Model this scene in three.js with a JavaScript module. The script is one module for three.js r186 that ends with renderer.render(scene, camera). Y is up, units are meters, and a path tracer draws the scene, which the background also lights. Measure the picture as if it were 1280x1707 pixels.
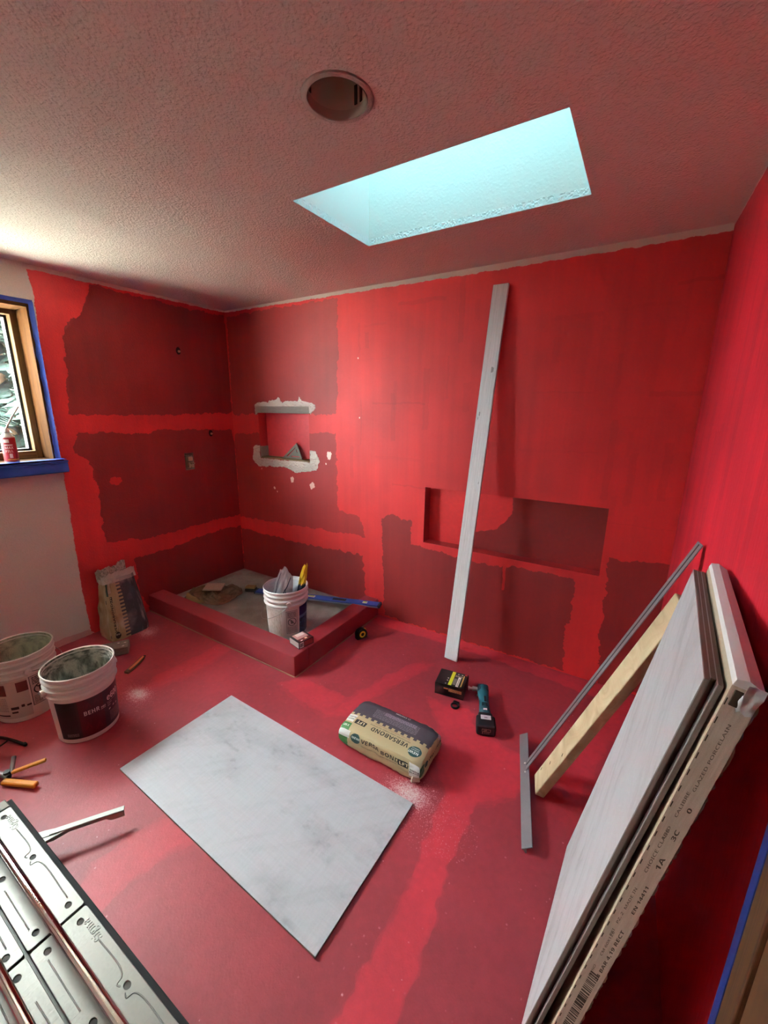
import * as THREE from 'three';
import { RoundedBoxGeometry } from 'three/addons/geometries/RoundedBoxGeometry.js';
import { mergeGeometries, toCreasedNormals } from 'three/addons/utils/BufferGeometryUtils.js';
import { RectAreaLightUniformsLib } from 'three/addons/lights/RectAreaLightUniformsLib.js';
import { TextGeometry } from 'three/addons/geometries/TextGeometry.js';
import { FontLoader } from 'three/addons/loaders/FontLoader.js';

// ---------------------------------------------------------------- camera, sky, sun, exposure
const W = 3.459, H = 2.44, SLANT = 0.03, DEPTH = 3.7;      // room: back wall z = 0, left wall x = 0, right wall slightly out of square
const scene = new THREE.Scene();
const camera = new THREE.PerspectiveCamera(102.52, 1280 / 1707, 0.02, 200);
camera.position.set(3.2385, 1.625, 2.571);
camera.rotation.set(-0.24538, 0.552305, 0.010517, 'YXZ');
const renderer = new THREE.WebGLRenderer({ antialias: true });
renderer.toneMapping = THREE.LinearToneMapping;
renderer.toneMappingExposure = 1.25;
renderer.shadowMap.enabled = true;
renderer.shadowMap.type = THREE.PCFSoftShadowMap;
scene.background = new THREE.Color().setRGB(0.94, 1.0, 1.06);   // even overcast sky
scene.backgroundIntensity = 70;
// the sun stands high behind the back of the house: it lights the ground and trees outside, never the room
const sun = new THREE.DirectionalLight(new THREE.Color().setRGB(1.0, 0.95, 0.86), 520);
sun.position.set(1.0, 9.5, -7.5); sun.target.position.set(-0.6, 0, 1.4); scene.add(sun, sun.target);
sun.castShadow = true; sun.shadow.radius = 2; sun.shadow.mapSize.set(4096, 4096);
Object.assign(sun.shadow.camera, { left: -16, right: 16, top: 16, bottom: -16, near: 0.5, far: 40 });
// daylight coming in through the skylight glazing
RectAreaLightUniformsLib.init();
const skyDaylight = new THREE.RectAreaLight(new THREE.Color().setRGB(0.4, 0.82, 1.0), 3.0, 1.02, 0.53);
skyDaylight.position.set(2.4245, 3.4, 0.861); skyDaylight.rotation.x = -Math.PI / 2; scene.add(skyDaylight);

// ---------------------------------------------------------------- helpers
let seedState = 20240611;
const rnd = () => { seedState = (seedState + 0x6d2b79f5) | 0; let t = Math.imul(seedState ^ (seedState >>> 15), 1 | seedState); t = (t + Math.imul(t ^ (t >>> 7), 61 | t)) ^ t; return ((t ^ (t >>> 14)) >>> 0) / 4294967296; };
const rr = (a, b) => a + (b - a) * rnd();
const hash = (x, y) => { let n = Math.imul(x, 374761393) + Math.imul(y, 668265263) | 0; n = Math.imul(n ^ (n >>> 13), 1274126177); return ((n ^ (n >>> 16)) >>> 0) / 4294967296; };
const sm = (t) => t * t * (3 - 2 * t);
function noise(x, y) {
  const xi = Math.floor(x), yi = Math.floor(y), u = sm(x - xi), v = sm(y - yi);
  const a = hash(xi, yi), b = hash(xi + 1, yi), c = hash(xi, yi + 1), d = hash(xi + 1, yi + 1);
  return a + (b - a) * u + (c - a) * v + (a - b - c + d) * u * v;
}
const fbm = (x, y, o = 4) => { let s = 0, a = 0.5, n = 0; for (let i = 0; i < o; i++) { s += a * noise(x, y); n += a; x = x * 2.03 + 17.1; y = y * 2.03 + 9.7; a *= 0.5; } return s / n; };
const clamp = (v, a = 0, b = 1) => Math.min(b, Math.max(a, v));
const V = (x, y, z) => new THREE.Vector3(x, y, z);

const taken = new Map();
function numbered(name) { const n = taken.get(name) || 0; taken.set(name, n + 1); return n ? name + '_' + String(n).padStart(3, '0') : name; }
function join(geos) {
  if (!Array.isArray(geos)) return geos;
  if (geos.length === 1) return geos[0];
  const list = geos.map((g) => { const q = g.index ? g.toNonIndexed() : g; for (const k of Object.keys(q.attributes)) if (!['position', 'normal', 'uv'].includes(k)) q.deleteAttribute(k); q.clearGroups(); return q; });
  return mergeGeometries(list);
}
function obj(name, geos, mat, parent = scene) {
  const m = new THREE.Mesh(join(geos), mat);
  m.name = parent === scene ? numbered(name) : name;
  m.castShadow = m.receiveShadow = true;
  parent.add(m);
  return m;
}
function struct(name, geos, mat, parent = scene, label, category) {
  const m = obj(name, geos, mat, parent);
  if (parent === scene) { m.userData.kind = 'structure'; if (label) m.userData.label = label; if (category) m.userData.category = category; }
  return m;
}
function thing(name, label, category, pos = [0, 0, 0], turn = 0, group) {
  const o = new THREE.Group();
  o.name = numbered(name); scene.add(o);
  o.position.set(...pos); o.rotation.y = turn;
  o.userData = { label, category };
  if (group) o.userData.group = group;
  return o;
}
const box = (w, h, d, x = 0, y = 0, z = 0) => new THREE.BoxGeometry(w, h, d).translate(x, y, z);
const rbox = (w, h, d, x = 0, y = 0, z = 0, r = 0.004, s = 2) => new RoundedBoxGeometry(w, h, d, s, Math.min(r, w / 2.05, h / 2.05, d / 2.05)).translate(x, y, z);
const cyl = (rt, rb, h, x = 0, y = 0, z = 0, seg = 24) => new THREE.CylinderGeometry(rt, rb, h, seg).translate(x, y, z);
function tube(pts, r, seg = 40, rad = 8, closed = false) { return new THREE.TubeGeometry(new THREE.CatmullRomCurve3(pts.map((p) => V(...p)), closed), seg, r, rad, closed); }
// a bar from a to b: length along local x, `up` gives the side of its thickness (local y)
function place(o, a, b, up = [0, 1, 0]) {
  const A = V(...a), B = V(...b), x = B.clone().sub(A).normalize(), z = new THREE.Vector3().crossVectors(x, V(...up)).normalize(), y = new THREE.Vector3().crossVectors(z, x);
  o.position.copy(A); o.quaternion.setFromRotationMatrix(new THREE.Matrix4().makeBasis(x, y, z));
  return A.distanceTo(B);
}
function canvas(w, h, draw) { const c = document.createElement('canvas'); c.width = w; c.height = h; const g = c.getContext('2d'); draw(g, w, h); return c; }
function texOf(c, srgb = true) { const t = new THREE.CanvasTexture(c); if (srgb) t.colorSpace = THREE.SRGBColorSpace; t.wrapS = t.wrapT = THREE.RepeatWrapping; t.anisotropy = 8; return t; }
const canvasTex = (w, h, draw) => texOf(canvas(w, h, draw));
function grey(w, h, fn) {          // a tiling grey map from fn(x, y) in 0..1
  const d = new Uint8Array(w * h * 4);
  for (let y = 0; y < h; y++) for (let x = 0; x < w; x++) { const v = clamp(fn(x, y)) * 255, i = (y * w + x) * 4; d[i] = d[i + 1] = d[i + 2] = v; d[i + 3] = 255; }
  const t = new THREE.DataTexture(d, w, h); t.magFilter = THREE.LinearFilter; t.wrapS = t.wrapT = THREE.RepeatWrapping; t.needsUpdate = true; return t;
}
// tiling value noise
function tnoise(x, y, p) { const xi = Math.floor(x), yi = Math.floor(y), u = sm(x - xi), v = sm(y - yi), m = (k) => ((k % p) + p) % p; const a = hash(m(xi), m(yi)), b = hash(m(xi + 1), m(yi)), c = hash(m(xi), m(yi + 1)), d = hash(m(xi + 1), m(yi + 1)); return a + (b - a) * u + (c - a) * v + (a - b - c + d) * u * v; }
const std = (o) => new THREE.MeshStandardMaterial(o);
const phys = (o) => new THREE.MeshPhysicalMaterial(o);
const lin = (r, g, b) => new THREE.Color().setRGB(r, g, b);
// uv in metres from positions, by the dominant axis of the normal
function metreUV(g, s = 1) {
  const q = g.index ? g.toNonIndexed() : g; q.computeVertexNormals();
  const p = q.attributes.position, n = q.attributes.normal, uv = new Float32Array(p.count * 2);
  for (let i = 0; i < p.count; i++) {
    const ax = Math.abs(n.getX(i)), ay = Math.abs(n.getY(i)), az = Math.abs(n.getZ(i));
    const [a, b] = ay >= ax && ay >= az ? [p.getX(i), p.getZ(i)] : ax >= az ? [p.getZ(i), p.getY(i)] : [p.getX(i), p.getY(i)];
    uv[2 * i] = a * s; uv[2 * i + 1] = b * s;
  }
  q.setAttribute('uv', new THREE.BufferAttribute(uv, 2));
  return q;
}

// ---------------------------------------------------------------- painted surfaces
// outlines in metres of the once-coated (dark) and twice-coated (bright) patches of the waterproofing paint
const leftDark = [[[1.056,2.411],[0.416,2.389],[0.014,2.405],[-0.01,2.238],[-0.01,1.936],[0.005,1.579],[0.514,1.56],[0.806,1.562],[1.3,1.565],[1.27,1.764],[1.271,1.912],[1.248,2.06],[1.217,2.154],[1.152,2.183],[1.098,2.265],[1.069,2.343]],[[1.255,1.447],[0.778,1.427],[0.68,1.446],[0.02,1.428],[-0.01,1.182],[-0.01,0.613],[0.395,0.615],[0.883,0.604],[1.195,0.659],[1.203,0.767],[1.193,1.031],[1.212,1.163],[1.219,1.248],[1.289,1.316],[1.297,1.357]],[[1.017,0.477],[0.749,0.474],[0.407,0.506],[-0.01,0.505],[-0.01,0.0],[0.523,0.0],[0.956,0.0],[1.022,0.2]]];
const backDark = [[[0.028,2.39],[0.42,2.397],[1.24,2.399],[1.236,1.977],[1.21,1.585],[0.634,1.567],[0.008,1.563]],[[0.013,1.394],[1.207,1.44],[1.213,0.874],[1.242,0.828],[1.432,0.796],[1.478,0.64],[0.926,0.625],[0.334,0.599],[0,0.597]],[[0.003,0.475],[0.779,0.462],[1.46,0.486],[1.477,0.15],[1.501,0.0],[0,-0.01]],[[1.633,0.826],[1.759,0.867],[1.801,0.823],[1.897,0.837],[1.887,0.665],[1.991,0.652],[2.203,0.635],[2.38,0.618],[2.565,0.624],[2.736,0.649],[3.011,0.644],[3.016,0.567],[3.006,0.383],[2.992,0.254],[3.013,0.01],[2.677,0.01],[2.189,0.01],[1.665,0.01]],[[3.172,0.811],[3.47,0.829],[3.47,0.013],[3.21,0.0],[3.187,0.317],[3.183,0.552]]];
const floorBright = [[[1.65,0.0],[2.283,0],[3.242,0],[3.46,0],[3.238,0.15],[2.898,0.125],[2.495,0.088],[2.043,0.105],[1.751,0.139]],[[0.939,1.524],[0.874,1.433],[0.908,1.148],[0.91,0.96],[1.009,0.96],[1.03,1.188],[1.002,1.452]],[[1.585,1.047],[1.645,0.954],[2.002,0.939],[2.076,0.665],[2.195,0.403],[2.276,0.39],[2.136,0.76],[2.06,1.044],[1.963,1.106]],[[2.6,0.935],[2.745,0.901],[2.971,0.866],[3.004,1.004],[2.856,1.149],[2.845,1.391],[2.869,1.589],[2.88,1.752],[2.887,1.91],[2.9,3.8],[2.75,3.8],[2.748,1.997],[2.758,1.82],[2.767,1.626],[2.742,1.456],[2.727,1.18],[2.664,1.115],[2.585,1.045]],[[2.411,0.684],[2.629,0.627],[2.697,0.769],[2.834,0.8],[3.043,0.836],[2.956,0.929],[2.745,0.901],[2.551,0.862]],[[1.859,2.262],[1.753,2.144],[1.771,2.003],[1.821,1.885],[1.971,1.905],[1.92,2.039],[1.911,2.158],[1.934,2.224]],[[3.238,0.15],[3.417,0.036],[3.276,0.607],[3.209,0.913],[3.097,0.84],[3.155,0.502]]];
function ragged(poly, amp, step = 0.012) {           // the hand-painted edge of a patch
  const out = [];
  for (let i = 0; i < poly.length; i++) {
    const [x0, y0] = poly[i], [x1, y1] = poly[(i + 1) % poly.length], n = Math.max(1, Math.round(Math.hypot(x1 - x0, y1 - y0) / step));
    for (let k = 0; k < n; k++) { const t = k / n, x = x0 + (x1 - x0) * t, y = y0 + (y1 - y0) * t; out.push([x + (fbm(x * 22 + 5, y * 22, 4) - 0.5) * amp * 2 + (noise(x * 120, y * 120) - 0.5) * amp * 0.7, y + (fbm(x * 22 + 50, y * 22 + 31, 4) - 0.5) * amp * 2 + (noise(x * 120 + 40, y * 120) - 0.5) * amp * 0.7]); }
  }
  return out;
}
function fillPoly(g, poly, toPx) { g.beginPath(); poly.forEach(([x, y], i) => { const [a, b] = toPx(x, y); i ? g.lineTo(a, b) : g.moveTo(a, b); }); g.closePath(); g.fill(); }
// a painted sheet: `mask` draws how much (red channel = dark coat, green = bare white paint or plaster, blue = dust); colours are mixed with grain and brush streaks
function paintSheet(w, h, sx, sy, mask, { bright, dark, white, dust = [214, 205, 200], streak = 0.04, vertical = true }) {
  const c = canvas(w, h, (g) => { g.fillStyle = '#000'; g.fillRect(0, 0, w, h); mask(g, (x, y) => [x / sx * w, h - y / sy * h]); });
  const g = c.getContext('2d'), im = g.getImageData(0, 0, w, h), d = im.data;
  for (let y = 0; y < h; y++) for (let x = 0; x < w; x++) {
    const i = (y * w + x) * 4, X = x / w * sx, Y = (h - y) / h * sy, m = d[i] / 255, k = d[i + 1] / 255, p = d[i + 2] / 255;
    const st = vertical ? noise(X * 24, Y * 1.5) * 0.7 + noise(X * 80 + 9, Y * 4) * 0.3 : noise(X * 9, Y * 9) * 0.5 + noise(X * 60, Y * 60) * 0.5;
    const cl = fbm(X * 2.6 + 3, Y * 2.6, 3) - 0.5, gr = hash(x, y) - 0.5;
    const f = 1 + (st - 0.5) * streak * 2 + cl * 0.22 + gr * 0.03;
    for (let q = 0; q < 3; q++) {
      let v = (bright[q] * (1 - m) + dark[q] * m) * f;
      v = v * (1 - k) + white[q] * k * (1 + gr * 0.05 + cl * 0.05);
      v = v * (1 - p) + dust[q] * p * (1 + gr * 0.1);
      d[i + q] = clamp(v, 0, 255);
    }
    d[i + 3] = 255;
  }
  g.putImageData(im, 0, 0);
  return texOf(c);
}
const RED = { bright: [202, 40, 42], dark: [126, 31, 31], white: [226, 216, 204] };
const FLOORRED = { bright: [204, 52, 66], dark: [147, 49, 58], white: [226, 216, 204] };

const backMap = paintSheet(2048, 1440, W, H, (g, to) => {
  g.globalCompositeOperation = 'lighter';
  backDark.forEach((p, i) => { g.fillStyle = ['rgb(190,0,0)', 'rgb(165,0,0)', 'rgb(235,0,0)', 'rgb(225,0,0)', 'rgb(225,0,0)'][i]; fillPoly(g, ragged(p, 0.019, 0.008), to); });
  // half-covered strokes in the bright coat
  for (let i = 0; i < 46; i++) { const x = rr(1.3, 3.4), y = rr(0.9, 2.3), l = rr(0.1, 0.5), hw = rr(0.01, 0.05); g.fillStyle = `rgba(${rr(10, 40) | 0},0,0,1)`; fillPoly(g, ragged(rnd() < 0.6 ? [[x, y], [x + hw, y], [x + hw, y + l], [x, y + l]] : [[x, y], [x + l, y], [x + l, y + hw * 0.5], [x, y + hw * 0.5]], 0.01), to); }
  g.globalCompositeOperation = 'source-over';
  g.fillStyle = 'rgb(0,0,0)';
  for (const p of [[[2.575, 0.66], [2.597, 0.66], [2.6, 0.47], [2.585, 0.46]]]) fillPoly(g, ragged(p, 0.006), to);
  // the strip of bare white under the ceiling
  g.fillStyle = 'rgb(0,255,0)';
  fillPoly(g, ragged([[-0.05, 2.5], [3.6, 2.5], [3.6, 2.41], [3.1, 2.405], [2.4, 2.408], [1.6, 2.412], [0.8, 2.418], [-0.05, 2.425]], 0.006, 0.006), to);
  g.fillStyle = 'rgb(0,225,0)';
  // patched screw heads
  for (const [x, y, s] of [[1.13, 1.262, 0.034], [0.712, 1.028, 0.026], [0.949, 0.995, 0.03], [0.5, 0.931, 0.014], [1.1, 1.19, 0.008], [1.42, 1.98, 0.006], [1.43, 1.56, 0.006], [0.35, 1.09, 0.008], [0.53, 0.9, 0.007]]) fillPoly(g, ragged(Array.from({ length: 9 }, (_, k) => [x + s * Math.cos(k * 0.7) * 0.8, y + s * Math.sin(k * 0.7)]), s * 0.5, 0.004), to);
}, RED);
const leftMap = paintSheet(2048, 1350, DEPTH, H, (g, to) => {
  g.globalCompositeOperation = 'lighter';
  leftDark.forEach((p) => { g.fillStyle = 'rgb(235,0,0)'; fillPoly(g, ragged(p, 0.019, 0.008), to); });
  g.globalCompositeOperation = 'source-over';
  g.fillStyle = 'rgb(0,0,0)'; fillPoly(g, ragged(Array.from({ length: 9 }, (_, k) => [1.07 + 0.045 * Math.cos(k * 0.7), 1.09 + 0.03 * Math.sin(k * 0.7)]), 0.016, 0.006), to);
  g.fillStyle = 'rgb(0,255,0)';
  fillPoly(g, ragged([[1.386, -0.1], [1.4, 0.4], [1.388, 0.9], [1.382, 1.4], [1.386, 2.0], [1.372, 2.25], [1.4, 2.6], [3.6, 2.6], [3.6, -0.1]], 0.007, 0.006), to);
  fillPoly(g, ragged([[-0.1, 2.6], [-0.1, 2.426], [0.6, 2.42], [1.1, 2.414], [1.5, 2.41], [1.5, 2.6]], 0.006, 0.006), to);
  g.fillStyle = 'rgb(60,190,0)'; fillPoly(g, ragged([[1.37, 0.0], [3.3, 0.0], [3.3, 0.05], [1.6, 0.05], [1.4, 0.045]], 0.006), to);
}, { ...RED, white: [232, 224, 214] });
const rightMap = paintSheet(1400, 1024, DEPTH, H, (g, to) => {
  g.globalCompositeOperation = 'lighter';
  for (let i = 0; i < 40; i++) { const x = rr(0, 3.2), y = rr(0, 2.2), l = rr(0.3, 1.1), hw = rr(0.02, 0.09); g.fillStyle = `rgb(${rr(10, 36) | 0},0,0)`; fillPoly(g, ragged([[x, y], [x + hw, y], [x + hw, y + l], [x, y + l]], 0.012), to); }
  g.globalCompositeOperation = 'source-over';
  g.fillStyle = 'rgb(0,255,0)'; fillPoly(g, ragged([[-0.1, 2.6], [-0.1, 2.431], [1.5, 2.43], [3.4, 2.43], [3.4, 2.6]], 0.003, 0.006), to);
}, { ...RED, bright: [200, 34, 50] });
const FX = 3.7, FZ = DEPTH + 0.1;
const floorMap = paintSheet(2048, 1880, FX, FZ, (g, to) => {
  g.fillStyle = 'rgb(235,0,0)'; g.fillRect(0, 0, 3000, 3000);
  const fl = (x, z) => to(x, FZ - z);
  for (let pass = 0; pass < 10; pass++) floorBright.forEach((p, i) => { const c = p.reduce((s, q) => [s[0] + q[0] / p.length, s[1] + q[1] / p.length], [0, 0]), k = 1 + (pass - 4.5) * 0.02; g.fillStyle = `rgba(${[40, 120, 70, 20, 40, 90, 80][i]},0,0,0.2)`; fillPoly(g, ragged(p.map(([x, z]) => [c[0] + (x - c[0]) * k + (fbm(pass * 7.3 + i, x * 3, 2) - 0.5) * 0.07, c[1] + (z - c[1]) * k + (fbm(pass * 5.1 + i, z * 3 + 9, 2) - 0.5) * 0.07]), 0.024, 0.02), fl); });
  for (let i = 0; i < 60; i++) { const x = rr(0.3, 3.4), z = rr(0.3, 3.2), a = rr(0, 6.28), l = rr(0.1, 0.5), b = rr(0.01, 0.05); g.fillStyle = `rgba(${rnd() < 0.5 ? 150 : 255},0,0,0.14)`; fillPoly(g, ragged([[x, z], [x + l * Math.cos(a), z + l * Math.sin(a)], [x + l * Math.cos(a) - b * Math.sin(a), z + l * Math.sin(a) + b * Math.cos(a)], [x - b * Math.sin(a), z + b * Math.cos(a)]], 0.03), fl); }
  // spilt white powder: a dense heart and scattered grains
  for (const [x, z, r, n, dense] of [[0.945, 1.56, 0.05, 5200, 1], [0.945, 1.56, 0.09, 900, 1], [2.585, 1.28, 0.06, 7000, 1], [2.6, 1.29, 0.1, 1800, 1], [2.72, 1.35, 0.16, 900, 0], [0.31, 1.16, 0.06, 4200, 1], [0.29, 1.1, 0.05, 700, 1], [0.75, 1.62, 0.05, 500, 0], [0.72, 1.6, 0.02, 200, 0], [1.05, 1.65, 0.12, 160, 0]]) for (let k = 0; k < n; k++) {
    const a = rr(0, 6.28), q = dense ? r * 0.62 * Math.sqrt(-2 * Math.log(1 - rnd() * 0.995)) : r * Math.pow(rnd(), 0.6), s = rr(0.0008, 0.0026);
    const [px, py] = fl(x + Math.cos(a) * q * 1.25, z + Math.sin(a) * q * 0.8); g.fillStyle = `rgba(0,0,255,${rr(0.25, 0.75)})`; g.fillRect(px, py, s * 553, s * 553);
  }
  for (let i = 0; i < 420; i++) { const x = rr(0.2, 3.4), z = rr(0.2, 3.1), s = rr(0.002, 0.006), [px, py] = fl(x, z); g.fillStyle = rnd() < 0.65 ? `rgba(0,0,255,${rr(0.2, 0.7)})` : 'rgb(255,0,0)'; g.fillRect(px, py, s * 553, s * 553 * rr(0.5, 1.2)); }
  for (let i = 0; i < 60; i++) { const x = 2.9 + rr(-0.25, 0.3), z = rr(1.3, 2.2), [px, py] = fl(x, z); g.fillStyle = `rgba(0,0,255,${rr(0.1, 0.4)})`; g.fillRect(px, py, rr(1, 4), rr(1, 3)); }
}, { ...FLOORRED, vertical: false, streak: 0.06 });

const peel = grey(1024, 1024, (x, y) => { const a = tnoise(x / 1024 * 90, y / 1024 * 90, 90), b = tnoise(x / 1024 * 200 + 7, y / 1024 * 200, 200), c = tnoise(x / 1024 * 34, y / 1024 * 34, 34); return clamp((a * 0.6 + b * 0.25 + c * 0.25 - 0.42) * 2.2); });
const brushed = grey(512, 512, (x, y) => tnoise(x / 512 * 120, y / 512 * 10, 120) * 0.6 + tnoise(x / 512 * 60, y / 512 * 60, 60) * 0.4);
const rep = (t, x, y) => { const c = t.clone(); c.repeat.set(x, y); c.needsUpdate = true; return c; };

const mBack = std({ map: rep(backMap, 1 / W, 1 / H), roughness: 0.62, bumpMap: rep(brushed, 1.3, 1.3), bumpScale: 0.0006 });
const mLeft = std({ map: rep(leftMap, 1 / DEPTH, 1 / H), roughness: 0.5, bumpMap: rep(peel, 2, 2), bumpScale: 0.0007 });
const mRight = std({ map: rep(rightMap, 1 / DEPTH, 1 / H), roughness: 0.48, bumpMap: rep(brushed, 1.3, 1.3), bumpScale: 0.0006 });
const mFloor = std({ map: rep(floorMap, 1 / FX, 1 / FZ), roughness: 0.5, bumpMap: rep(peel, 2, 2), bumpScale: 0.00022 });
const mRed = std({ color: new THREE.Color(0xb02a2c), roughness: 0.48, bumpMap: rep(brushed, 3, 3), bumpScale: 0.001 });
const mCurb = std({ color: new THREE.Color(0x9c303a), roughness: 0.5, bumpMap: rep(peel, 3, 3), bumpScale: 0.0008 });
const mCeil = std({ color: new THREE.Color(0xe9e2d8), roughness: 0.9, bumpMap: rep(peel, 1.7, 1.7), bumpScale: 0.0022 });
const mWhite = std({ color: new THREE.Color(0xe6ded2), roughness: 0.85, bumpMap: rep(peel, 1.4, 1.4), bumpScale: 0.0022 });
const mMud = std({ map: rep(paintSheet(512, 512, 0.5, 0.5, (g, to) => { g.fillStyle = 'rgb(0,255,0)'; g.fillRect(0, 0, 512, 512); for (let i = 0; i < 90; i++) { const x = rr(0, 0.5), y = rr(0, 0.5), a = rr(-0.5, 0.5), l = rr(0.02, 0.12), b = rr(0.002, 0.008); g.fillStyle = `rgba(60,${rr(90, 200) | 0},0,0.6)`; fillPoly(g, ragged([[x, y], [x + l * Math.cos(a), y + l * Math.sin(a)], [x + l, y + l * Math.sin(a) + b], [x, y + b]], 0.006, 0.004), to); } }, { ...RED, bright: [176, 120, 116], white: [224, 214, 204] }), 2, 2), roughness: 0.95, bumpMap: rep(peel, 2.2, 2.2), bumpScale: 0.006 });

// ---------------------------------------------------------------- room shell
struct('floor', metreUV(box(FX, 0.1, FZ, FX / 2 - 0.0, -0.05, FZ / 2)), (() => { const m = mFloor.clone(); m.map = mFloor.map.clone(); m.map.repeat.set(1 / FX, -1 / FZ); m.map.offset.set(0, 1); return m; })(), scene, 'red painted floor with brighter overlap bands and white powder', 'floor');

const N1 = [0.345, 1.19, 0.932, 1.584], N2 = [1.992, 0.69, 3.136, 1.096];      // wall niches: x0 y0 x1 y1
{
  const s = new THREE.Shape([[-0.2, -0.1], [W + 0.2, -0.1], [W + 0.2, H + 0.1], [-0.2, H + 0.1]].map((p) => new THREE.Vector2(...p)));
  for (const [a, b, c, d] of [N1, N2]) s.holes.push(new THREE.Path([[a, b], [a, d], [c, d], [c, b]].map((p) => new THREE.Vector2(...p))));
  const g = new THREE.ExtrudeGeometry(s, { depth: 0.1, bevelEnabled: false }).translate(0, 0, -0.1);
  const w = struct('wall_back', g, [mBack, mRed], scene, 'red waterproofed back wall with two recessed niches', 'wall');
  const nb1 = paintSheet(512, 340, 0.6, 0.4, () => {}, { ...RED, streak: 0.05, vertical: false, bright: [198, 50, 58] });
  const nb2 = paintSheet(1024, 360, 1.15, 0.41, (g2, to) => { g2.fillStyle = 'rgb(235,0,0)'; fillPoly(g2, ragged([[0.59, 0.45], [0.6, 0.28], [0.5, 0.16], [0.28, 0.1], [0.25, -0.05], [1.2, -0.05], [1.2, 0.45]], 0.012), to); }, { ...RED, vertical: false });
  obj('niche_panel', box(N1[2] - N1[0] + 0.04, N1[3] - N1[1] + 0.04, 0.02, (N1[0] + N1[2]) / 2, (N1[1] + N1[3]) / 2, -0.1), std({ map: nb1, roughness: 0.5 }), w);
  obj('niche_panel', box(N2[2] - N2[0] + 0.004, N2[3] - N2[1] + 0.004, 0.02, (N2[0] + N2[2]) / 2, (N2[1] + N2[3]) / 2, -0.1), std({ map: nb2, roughness: 0.45 }), w);
  for (const [q, holes] of [[[[0.307,1.593],[0.313,1.654],[0.435,1.675],[0.47,1.665],[0.487,1.685],[0.587,1.689],[0.603,1.714],[0.641,1.665],[0.711,1.684],[0.811,1.684],[0.833,1.717],[0.863,1.684],[1.002,1.656],[1.007,1.629],[0.955,1.575],[0.932,1.584],[0.345,1.584],[0.312,1.566]]], [[[0.262,1.281],[0.3,1.297],[0.345,1.295],[0.345,1.19],[0.6,1.19],[0.932,1.19],[0.932,1.29],[1.0,1.288],[1.035,1.202],[0.993,1.125],[0.847,1.107],[0.757,1.089],[0.675,1.119],[0.568,1.131],[0.316,1.105],[0.243,1.171]]]]) {
    const inside = ([x, y]) => x > N1[0] && x < N1[2] && y > N1[1] && y < N1[3];
    const pts = ragged(q, 0.012, 0.008).map(([x, y]) => inside([x, y]) ? (y < 1.4 ? (Math.min(x - N1[0], N1[2] - x) < y - N1[1] ? [x < 0.6 ? N1[0] : N1[2], y] : [x, N1[1]]) : [x, N1[3]]) : [x, y]);
    obj('filler_smear', new THREE.ExtrudeGeometry(new THREE.Shape(pts.map((p) => new THREE.Vector2(...p))), { depth: 0.0016, bevelEnabled: false }), mMud, w).userData.label = 'rough white smear of joint compound at the niche edge';
  }
  obj('niche_lintel', rbox(0.605, 0.056, 0.012, 0.634, 1.611, 0.003, 0.002), mMud, w).userData.label = 'bare white filler strip above the small niche';
  obj('niche_return', rbox(0.006, 0.1, 0.088, N1[0] + 0.003, 1.242, -0.046, 0.001), mMud, w);
  obj('niche_return', rbox(0.006, 0.09, 0.088, N1[2] - 0.003, 1.236, -0.046, 0.001), mMud, w);
  obj('niche_sill', rbox(N1[2] - N1[0] - 0.014, 0.012, 0.088, (N1[0] + N1[2]) / 2, N1[1] + 0.006, -0.046, 0.001), std({ color: new THREE.Color(0x8a7a55), roughness: 0.85, bumpMap: rep(peel, 4, 4), bumpScale: 0.001 }), w).userData.label = 'bare brownish ledge inside the small niche';
}
const WIN = { z0: 1.405, z1: 2.85, y0: 1.285, y1: 2.215 };
{
  const s = new THREE.Shape([[-0.1, -0.1], [DEPTH + 0.1, -0.1], [DEPTH + 0.1, H + 0.1], [-0.1, H + 0.1]].map((p) => new THREE.Vector2(...p)));
  s.holes.push(new THREE.Path([[WIN.z0, WIN.y0], [WIN.z0, WIN.y1], [WIN.z1, WIN.y1], [WIN.z1, WIN.y0]].map((p) => new THREE.Vector2(...p))));
  s.holes.push(new THREE.Path([[0.432, 1.108], [0.432, 1.248], [0.512, 1.248], [0.512, 1.108]].map((p) => new THREE.Vector2(...p))));
  const g = new THREE.ExtrudeGeometry(s, { depth: 0.16, bevelEnabled: false });
  g.rotateY(-Math.PI / 2);                       // shape x -> z, extrusion -> -x
  struct('wall_left', g, [mLeft, mWhite], scene, 'left wall, red waterproofed by the shower and white below the window', 'wall');
}
{
  const len = DEPTH + 0.5, mid = len / 2 - 0.2, g = box(len, H + 0.2, 0.16, 0, H / 2, -0.08);       // local x runs along the wall, its inner face is local z = 0
  const uv = g.attributes.uv, p = g.attributes.position; for (let i = 0; i < p.count; i++) uv.setXY(i, mid + p.getX(i), p.getY(i));
  const m = struct('wall_right', g, mRight, scene, 'bright red painted wall on the right', 'wall');
  m.position.set(W + SLANT * mid, 0, mid); m.rotation.y = -Math.PI / 2 + Math.atan(SLANT);
}
struct('wall_front', box(W + 0.6, H + 0.2, 0.12, W / 2, H / 2, DEPTH + 0.06), mWhite, scene, 'plain white wall behind the photographer', 'wall');

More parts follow.
